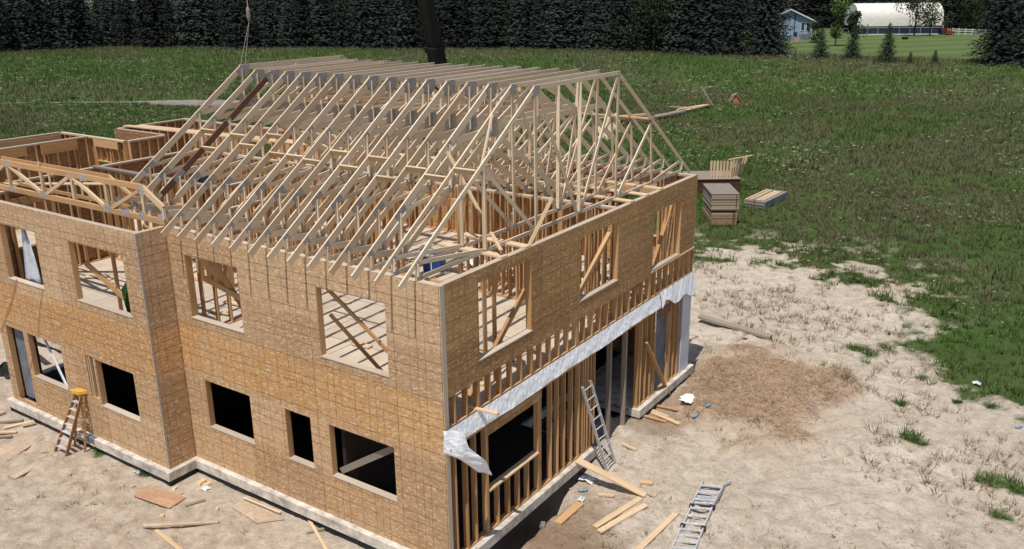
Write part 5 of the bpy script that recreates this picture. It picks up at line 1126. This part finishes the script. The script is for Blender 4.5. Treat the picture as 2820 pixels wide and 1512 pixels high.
P2 = [(-250, 45), (-200, 98), (-188, 121), (-150, 128), (-92, 154.5), (-62, 160)]
for i, (x, y) in enumerate(along(P2, 3.8)): rows.append((x+random.uniform(-1, 1), y+random.uniform(-1.5, 1.5), random.uniform(1.0, 1.25), LB, 'wood behind the field'))
P3 = [(-262, 60), (-208, 112), (-194, 132), (-152, 137), (-94, 164), (-70, 168)]
for i, (x, y) in enumerate(along(P3, 4.2)): rows.append((x+random.uniform(-1, 1), y+random.uniform(-1.5, 1.5), random.uniform(1.25, 1.55), LB, 'wood behind the field'))
# forest behind the barn
for i, (x, y) in enumerate(along([(-106, 214), (-84, 246), (-50, 270), (-10, 270), (30, 262), (40, 285), (-20, 292), (-80, 280), (-120, 235)], 4.0)): rows.append((x+random.uniform(-2, 2), y+random.uniform(-3, 3), random.uniform(1.2, 1.5), 'dark tree in the wood behind the barn and the blue house', 'wood behind the barn'))
for i, (x, y) in enumerate(along([(-104, 180), (-98, 205)], 6)): rows.append((x, y, 1.3, 'dark tree in the wood left of the blue house', 'wood left of the blue house'))
for x, y in ((-66, 166), (-62, 172), (-70, 172), (-75, 166), (-80, 172), (-68, 180), (-76, 182), (-86, 178)): rows.append((x, y, 1.15, 'dark evergreen filling the group left of the blue house', 'evergreens left of the blue house'))
for x, y in ((-2, 157), (4, 154), (9, 158), (3, 163), (12, 150), (-5, 162), (15, 160)): rows.append((x, y, 1.15, 'dark evergreen behind the pair of spruces at the right edge', 'evergreens at the right edge'))
V = [(15, 3.3, 1), (16, 4.4, 2), (13.5, 3.0, 3), (17.5, 3.9, 4), (15, 4.8, 5)]
for i, (x, y, s_, lb_, gr) in enumerate(rows):
    z = gz(x, y)-.2
    if i < 5:
        h, r_, sd_ = V[i]; t = conifer((x, y, z), h, r_, sd_, lb_, gr, M_NEED); t.rotation_euler.z = random.uniform(0, 6); protos.append(t)
    else:
        t = dup_tree(protos[random.randrange(5)], (x, y, z), (s_*random.uniform(.85, 1.15), s_*random.uniform(.85, 1.15), s_), random.uniform(0, 6.28), lb_); t['group'] = gr
# distinct spruces
def single(px, py, h, r_, seed, label, mat=M_NEED, name='spruce_tree', **k):
    p = PZ(px, py, -.45); p[2] = gz(p[0], p[1])-.1; return conifer(tuple(p), h, r_, seed, label, None, mat, name=name, **k)
single(1950, 149, 15, 5.6, 31, 'big bluish dark spruce at the right end of the dense row'); single(2100, 152, 16, 6.6, 32, 'big spruce standing partly in front of the blue house', leaf=.45); single(2112, 149, 20, 6.2, 44, 'tallest spruce, its right side overlapping the blue house', leaf=.45); single(2020, 151, 15, 5.2, 42, 'broad spruce between the two big spruces left of the blue house', leaf=.5); single(1900, 148, 14.5, 5.2, 43, 'bushy dark spruce left of the three big spruces by the lawn'); single(1860, 147, 15, 5, 33, 'broad dark spruce second from the right end of the dense row')
single(2740, 176, 15, 5.8, 34, 'large dark spruce at the right edge, left one of the pair', leaf=.42); single(2835, 180, 16, 6.2, 35, 'large dark spruce cut by the right edge of the picture', leaf=.42)
single(2258, 160, 5.4, 2.4, 36, 'small dense spruce just right of the blue house', M_NEEDY, leaf=.27, pw=.85, droop=.1); single(2345, 163, 5.8, 2.5, 37, 'small dense spruce left of the barn front', M_NEEDY, leaf=.27, pw=.85, droop=.1); single(2440, 170, 6.4, 2.5, 38, 'slim pointed spruce in front of the middle of the barn', M_NEEDY, leaf=.26, pw=.9, droop=.1)
single(2505, 174, 2.0, .9, 39, 'knee high young spruce below the barn, left of two', M_NEEDY, leaf=.18, pw=.9, droop=.1); single(2573, 175, 2.3, 1.0, 40, 'young green spruce below the barn, right of two', M_NEEDY, leaf=.18, pw=.9, droop=.1); single(2190, 156, 1.4, .8, 41, 'tiny bluish grey conifer on the lawn below the blue house', M_BLUESP, leaf=.16, pw=.9, droop=.1)
def broadleaf(px, py, h, r_, seed, label, mat, n=2600, leaf=.3, z0=.25, name='leafy_tree', sx=1.0, lean=0.0):
    p = PZ(px, py, -.45); p[2] = gz(p[0], p[1])-.1; e = empty(name, tuple(p), label, 'tree'); g = np.random.default_rng(seed); T = []
    cl = [(g.normal(0, .38), g.normal(0, .38), z0+(1-z0)*g.random(), .25+.25*g.random()) for _ in range(16)]
    for _ in range(n):
        cx, cy, cz, cr = cl[g.integers(16)]; v = g.normal(0, 1, 3); v /= np.linalg.norm(v); v *= cr*g.random()**.4; c = np.array(((cx+v[0])*r_*sx, (cy+v[1])*r_, (cz+v[2]*.5)*h)); c[2] = max(c[2], h*z0*.8); a = g.normal(0, 1, 3); a /= np.linalg.norm(a); b = np.cross(a, g.normal(0, 1, 3)); b /= np.linalg.norm(b); s_ = leaf*(.6+.8*g.random()); T.append((c-a*s_*.5, c+a*s_*.5, c+b*s_))
    tri_mesh('crown', T, mat, e); mb = MB(); mb.tube([(0, 0, -.2), (lean*.3, 0, h*.4), (lean, 0, h*.85)], [.02*h, .014*h, .02], 7)
    for cx, cy, cz, cr in cl[:8]: mb.tube([(0, 0, h*max(.2, cz-.25)), (cx*r_*sx*.8, cy*r_*.8, cz*h)], [.008*h, .01], 5)
    mb.build('trunk', M_BARK, e, world=False); return e
broadleaf(2300, 128, 9.0, 2.4, 51, 'light green young leafy tree between the small spruces and the barn', M_LEAFG, 1700, leaf=.3); broadleaf(2345, 132, 6.5, 2.2, 52, 'lower bushy tree in front of the left end of the barn', M_LEAFD, 1400, leaf=.3)
broadleaf(2517, 100, 11.5, 4.3, 53, 'drooping leafy tree in front of the right half of the white barn', M_LEAFD, 2200, .34, .28); broadleaf(2560, 99, 10.5, 2.6, 54, 'yellow green leafy tree against the right end of the barn', M_LEAFG, 900, .32, .32)
broadleaf(2240, 118, 5.0, 1.8, 55, 'dark shrub beside the right wall of the blue house', M_LEAFD, 900, .26, .05, name='shrub'); broadleaf(1800, 146, 12, 4.5, 56, 'green leafy tree growing among the evergreens right of centre', M_LEAFD, 4200, .36, .1)
broadleaf(2650, 92, 12, 5, 57, 'dark leafy tree behind the orange tractor', M_LEAFD, 3000, .4, .12); broadleaf(2720, 88, 13, 5, 58, 'dark leafy tree behind the white fence', M_LEAFD, 3000, .4, .12)
# ------------------------------------------------------------------ blue house
hb = PZ(2171, 111, -.45); gdir = PZ(2232, 111, -.45)-hb; gw = np.linalg.norm(gdir); u_ = gdir/gw; v_ = np.array((-u_[1], u_[0], 0)); z0 = gz(hb[0], hb[1])-.1
BH = empty('blue_house', (hb[0], hb[1], z0), 'small light blue house with a sloping roof behind the big spruce', 'house')
def w3(a, b, z): return tuple(hb+u_*a+v_*b+np.array((0, 0, 0)))[:2]+(z0+z,)
HWD, EZ, AZ, DP = gw, 4.6, 6.9, 9.0
mb = MB(); pr = [(-HWD, 0), (HWD, 0), (HWD, EZ), (0, AZ), (-HWD, EZ)]
mb.face([w3(a, 0, z) for a, z in pr]); mb.face([w3(a, DP, z) for a, z in pr][::-1])
for (a, z), (b, z2) in (((HWD, 0), (HWD, EZ)), ((-HWD, EZ), (-HWD, 0))): mb.face([w3(a, 0, z), w3(a, DP, z), w3(b, DP, z2), w3(b, 0, z2)])
mb.build('wall', M_SIDING, BH)
rf = MB()
for sg in (1, -1):
    e0 = np.array((sg*(HWD+1.1), EZ-(AZ-EZ)/HWD*1.1)); top = [w3(0, -.7, AZ+.12), w3(e0[0], -.7, e0[1]+.12), w3(e0[0], DP+.6, e0[1]+.12), w3(0, DP+.6, AZ+.12)]; bot = [(p[0], p[1], p[2]-.16) for p in top]
    if sg > 0: top, bot = top, bot
    rf.face(top if sg > 0 else top[::-1]); rf.face(bot[::-1] if sg > 0 else bot)
    for i in range(4): q = [bot[i], bot[(i+1) % 4], top[(i+1) % 4], top[i]]; rf.face(q if sg > 0 else q[::-1])
ro = rf.build('roof', M_ROOF, BH)
mb = MB(); mb.beam(w3(0, -.73, AZ+.06), w3(HWD+1.12, -.73, EZ-(AZ-EZ)/HWD*1.12+.06), .05, .28); mb.beam(w3(0, -.73, AZ+.06), w3(-HWD-1.12, -.73, EZ-(AZ-EZ)/HWD*1.12+.06), .05, .28); mb.beam(w3(HWD+1.14, -.73, EZ-.68), w3(HWD+1.14, DP, EZ-.68), .12, .3); mb.build('fascia', M_WHITE, ro)
for a in (HWD*.60, HWD*.84):
    mb = MB(); mb.beam(w3(a, -.03, 2.2), w3(a, -.03, 4.1), .95, .08, up=(v_[0], v_[1], 0)); f = mb.build('window', M_WHITE, BH); mb = MB(); mb.beam(w3(a, -.08, 2.35), w3(a, -.08, 3.95), .7, .04, up=(v_[0], v_[1], 0)); mb.build('pane', M_GLASS, f)
mb = MB(); mb.beam(w3(HWD*.22, -.1, .1), w3(HWD*.22, -.1, AZ-.8), .16, .1, up=(v_[0], v_[1], 0)); mb.build('downpipe', M_NAVY, BH)
mb = MB(); mb.beam(w3(HWD*.30, -.05, .1), w3(HWD*.30, -.05, 1.9), .8, .06, up=(v_[0], v_[1], 0)); mb.build('door', M_NAVY, BH); mb = MB(); mb.beam(w3(HWD-.06, -.04, .1), w3(HWD-.06, -.04, EZ-.2), .16, .08, up=(v_[0], v_[1], 0)); mb.build('corner_board', M_WHITE, BH)
mb = MB(); mb.obox(w3(HWD*.72, -.04, .75), (u_*HWD*.26, v_*.04, np.array((0, 0, .72)))); mb.build('lower_panel', M_GREYSH, BH)
p = PZ(2190, 121, -.45); e = empty('lawn_chair', tuple(p), 'small wooden lawn seat standing before the blue house', 'chair'); z1 = gz(p[0], p[1])
for nm, c, s_ in (('seat', (0, 0, .5), (.9, .5, .08)), ('backrest', (0, .4, 1.0), (.9, .08, .9)), ('leg', (-.7, -.2, .25), (.12, .12, .5)), ('leg', (.7, -.2, .25), (.12, .12, .5))):
    mb = MB(); mb.box(p[0]+c[0]-s_[0], p[0]+c[0]+s_[0], p[1]+c[1]-s_[1]/2, p[1]+c[1]+s_[1]/2, z1+c[2]-s_[2]/2, z1+c[2]+s_[2]/2); mb.build(nm, M_GREYW, e)
# ------------------------------------------------------------------ white hoop barn
b0 = PZ(2357, 97, -.45); b1 = PZ(2592, 95, -.45); z0 = (gz(b0[0], b0[1])+gz(b1[0], b1[1]))/2; bl = np.linalg.norm(b1-b0); u_ = (b1-b0)/bl; u_[2] = 0; v_ = np.array((-u_[1], u_[0], 0))
BN = empty('hoop_barn', (b0[0], b0[1], z0), 'big white arched fabric barn on dark blue side walls', 'barn')
def wb(a, b, z): q = b0+u_*a+v_*b; return (q[0], q[1], z0+z)
EZ, HB, RB = 2.1, 7.55, 5.6; P = []
for i in range(29):
    a = bl*i/28; row = []
    for j in range(21):
        th = math.pi*j/20; cx = RB-RB*math.cos(th)*(1.02); row.append(wb(a, cx-.1, EZ+(HB-EZ)*math.sin(th)**.62+ (.03 if i % 4 == 0 else 0)))
    P.append(row)
mb = MB(); mb.grid(P); cv = mb.build('cover', M_FABR, BN, smooth=True)
for k, a in enumerate((0.02, bl-.02)):
    mb = MB(); poly = [wb(a, RB-RB*math.cos(math.pi*j/20), EZ+(HB-EZ)*math.sin(math.pi*j/20)**.62) for j in range(21)]; mb.face(poly if k == 0 else poly[::-1]); mb.build('end_panel', M_FABR, BN)
mb = MB(); mb.obox(np.array(wb(bl/2, .1, 1.05)), (u_*bl/2, v_*.08, np.array((0, 0, 1.02)))); mb.build('side_wall', M_NAVY, BN)
mb = MB(); mb.obox(np.array(wb(bl/2, 2*RB-.1, 1.05)), (u_*bl/2, v_*.08, np.array((0, 0, 1.02)))); mb.build('side_wall', M_NAVY, BN)
mb = MB(); mb.beam(wb(0, -.02, 1.75), wb(bl, -.02, 1.75), .1, .14); mb.beam(wb(0, -.14, .12), wb(bl, -.14, .12), .1, .22); mb.beam(wb(0, -.16, 2.2), wb(bl, -.16, 2.2), .06, .16); mb.build('white_rail', M_WHITE, BN)
for k in range(9): mb = MB(); mb.obox(np.array(wb(bl*k/8, -.12, 1.0)), (u_*.07, v_*.05, np.array((0, 0, .98)))); mb.build('post', M_GREYW, BN)
mb = MB(); mb.obox(np.array(wb(bl+.15, -.05, 1.1)), (u_*.16, v_*.1, np.array((0, 0, 1.15)))); mb.build('corner_post', M_WHITE, BN)
# tractor
p = PZ(2603, 96, -.45); z1 = gz(p[0], p[1]); TR = empty('tractor', (p[0], p[1], z1), 'orange tractor with a canopy parked right of the barn', 'tractor')
def tb(nm, c, s_, mat, bev=.04): mb = MB(); q = p+u_*c[0]+v_*c[1]; mb.obox((q[0], q[1], z1+c[2]), (u_*s_[0]/2, v_*s_[1]/2, np.array((0, 0, s_[2]/2)))); return mb.build(nm, mat, TR, bevel=bev)
tb('hood', (0, -1.2, 1.25), (.9, 1.6, .8), M_ORANGE); tb('body', (0, .3, 1.2), (1.6, 1.2, .7), M_ORANGE); tb('seat', (0, .6, 1.8), (.6, .5, .5), M_BLACK); tb('canopy', (0, .3, 3.15), (1.9, 1.6, .14), M_ORANGE); tb('headlight', (-.28, -2.03, 1.3), (.2, .05, .2), M_WHITE, 0); tb('headlight', (.28, -2.03, 1.3), (.2, .05, .2), M_WHITE, 0); tb('loader', (0, -2.7, .6), (1.9, .6, .6), M_ORANGE)
for x in (-.7, .7): tb('canopy_post', (x, .9, 2.3), (.08, .08, 1.6), M_BLACK, 0); tb('loader_arm', (x*.9, -1.7, .95), (.12, 2.0, .14), M_ORANGE, 0)
for x, y, r_ in ((-.95, .7, .75), (.95, .7, .75), (-.8, -1.5, .45), (.8, -1.5, .45)):
    mb = MB(); q = p+u_*x+v_*y; q1 = q+u_*.18; q0 = q-u_*.18; mb.tube([(q0[0], q0[1], z1+r_), (q1[0], q1[1], z1+r_)], r_, 20); mb.build('wheel', M_BLACK, TR)
# fences
f0 = PZ(2622, 97, -.45); f1 = PZ(2712, 101, -.45); F = empty('board_fence', tuple(f0), 'white board fence between the tractor and the right hand spruces', 'fence')
for k in range(6):
    q = f0+(f1-f0)*k/5; z1 = gz(q[0], q[1]); mb = MB(); mb.box(q[0]-.09, q[0]+.09, q[1]-.09, q[1]+.09, z1, z1+1.7); mb.build('post', M_WHITE, F)
for h_ in (.5, 1.0, 1.5): mb = MB(); mb.beam(f0+np.array((0, -.12, h_)), f1+np.array((0, -.12, h_)), .05, .16); mb.build('rail', M_WHITE, F)
f0 = PZ(2238, 98, -.45); f1 = PZ(2352, 99, -.45); F = empty('board_fence', tuple(f0), 'grey rail fence between the blue house and the barn', 'fence')
for k in range(8):
    q = f0+(f1-f0)*k/7; mb = MB(); mb.box(q[0]-.08, q[0]+.08, q[1]-.08, q[1]+.08, gz(q[0], q[1]), gz(q[0], q[1])+1.8); mb.build('post', M_GREYW, F)
for h_ in (.9, 1.7): mb = MB(); mb.beam(f0+np.array((0, -.1, h_)), f1+np.array((0, -.1, h_)), .05, .12); mb.build('rail', M_GREYW, F)
f0 = PZ(2362, 106, -.45); f1 = PZ(2680, 108, -.45); F = empty('wire_fence', tuple(f0), 'thin wire fence on slender posts across the lawn before the barn', 'fence')
for k in range(13):
    q = f0+(f1-f0)*k/12; mb = MB(); mb.tube([(q[0], q[1], gz(q[0], q[1])), (q[0], q[1], gz(q[0], q[1])+1.3)], .035, 6); mb.build('post', M_GREYW, F)
for h_ in (.6, 1.2): mb = MB(); mb.tube([f0+np.array((0, 0, h_)), f1+np.array((0, 0, h_))], .008, 5); mb.build('wire', M_GREYW, F)
p = PZ(2492, 109, -.45); e = empty('water_trough', tuple(p), 'dark low trough on the lawn in front of the barn', 'trough'); mb = MB(); z1 = gz(p[0], p[1]); mb.box(p[0]-.65, p[0]+.65, p[1]-.35, p[1]+.35, z1+.1, z1+.6); mb.build('basin', M_BLACK, e, bevel=.08); mb = MB(); mb.box(p[0]-.5, p[0]+.5, p[1]-.25, p[1]+.25, z1, z1+.1); mb.build('foot', M_DARKW, e)
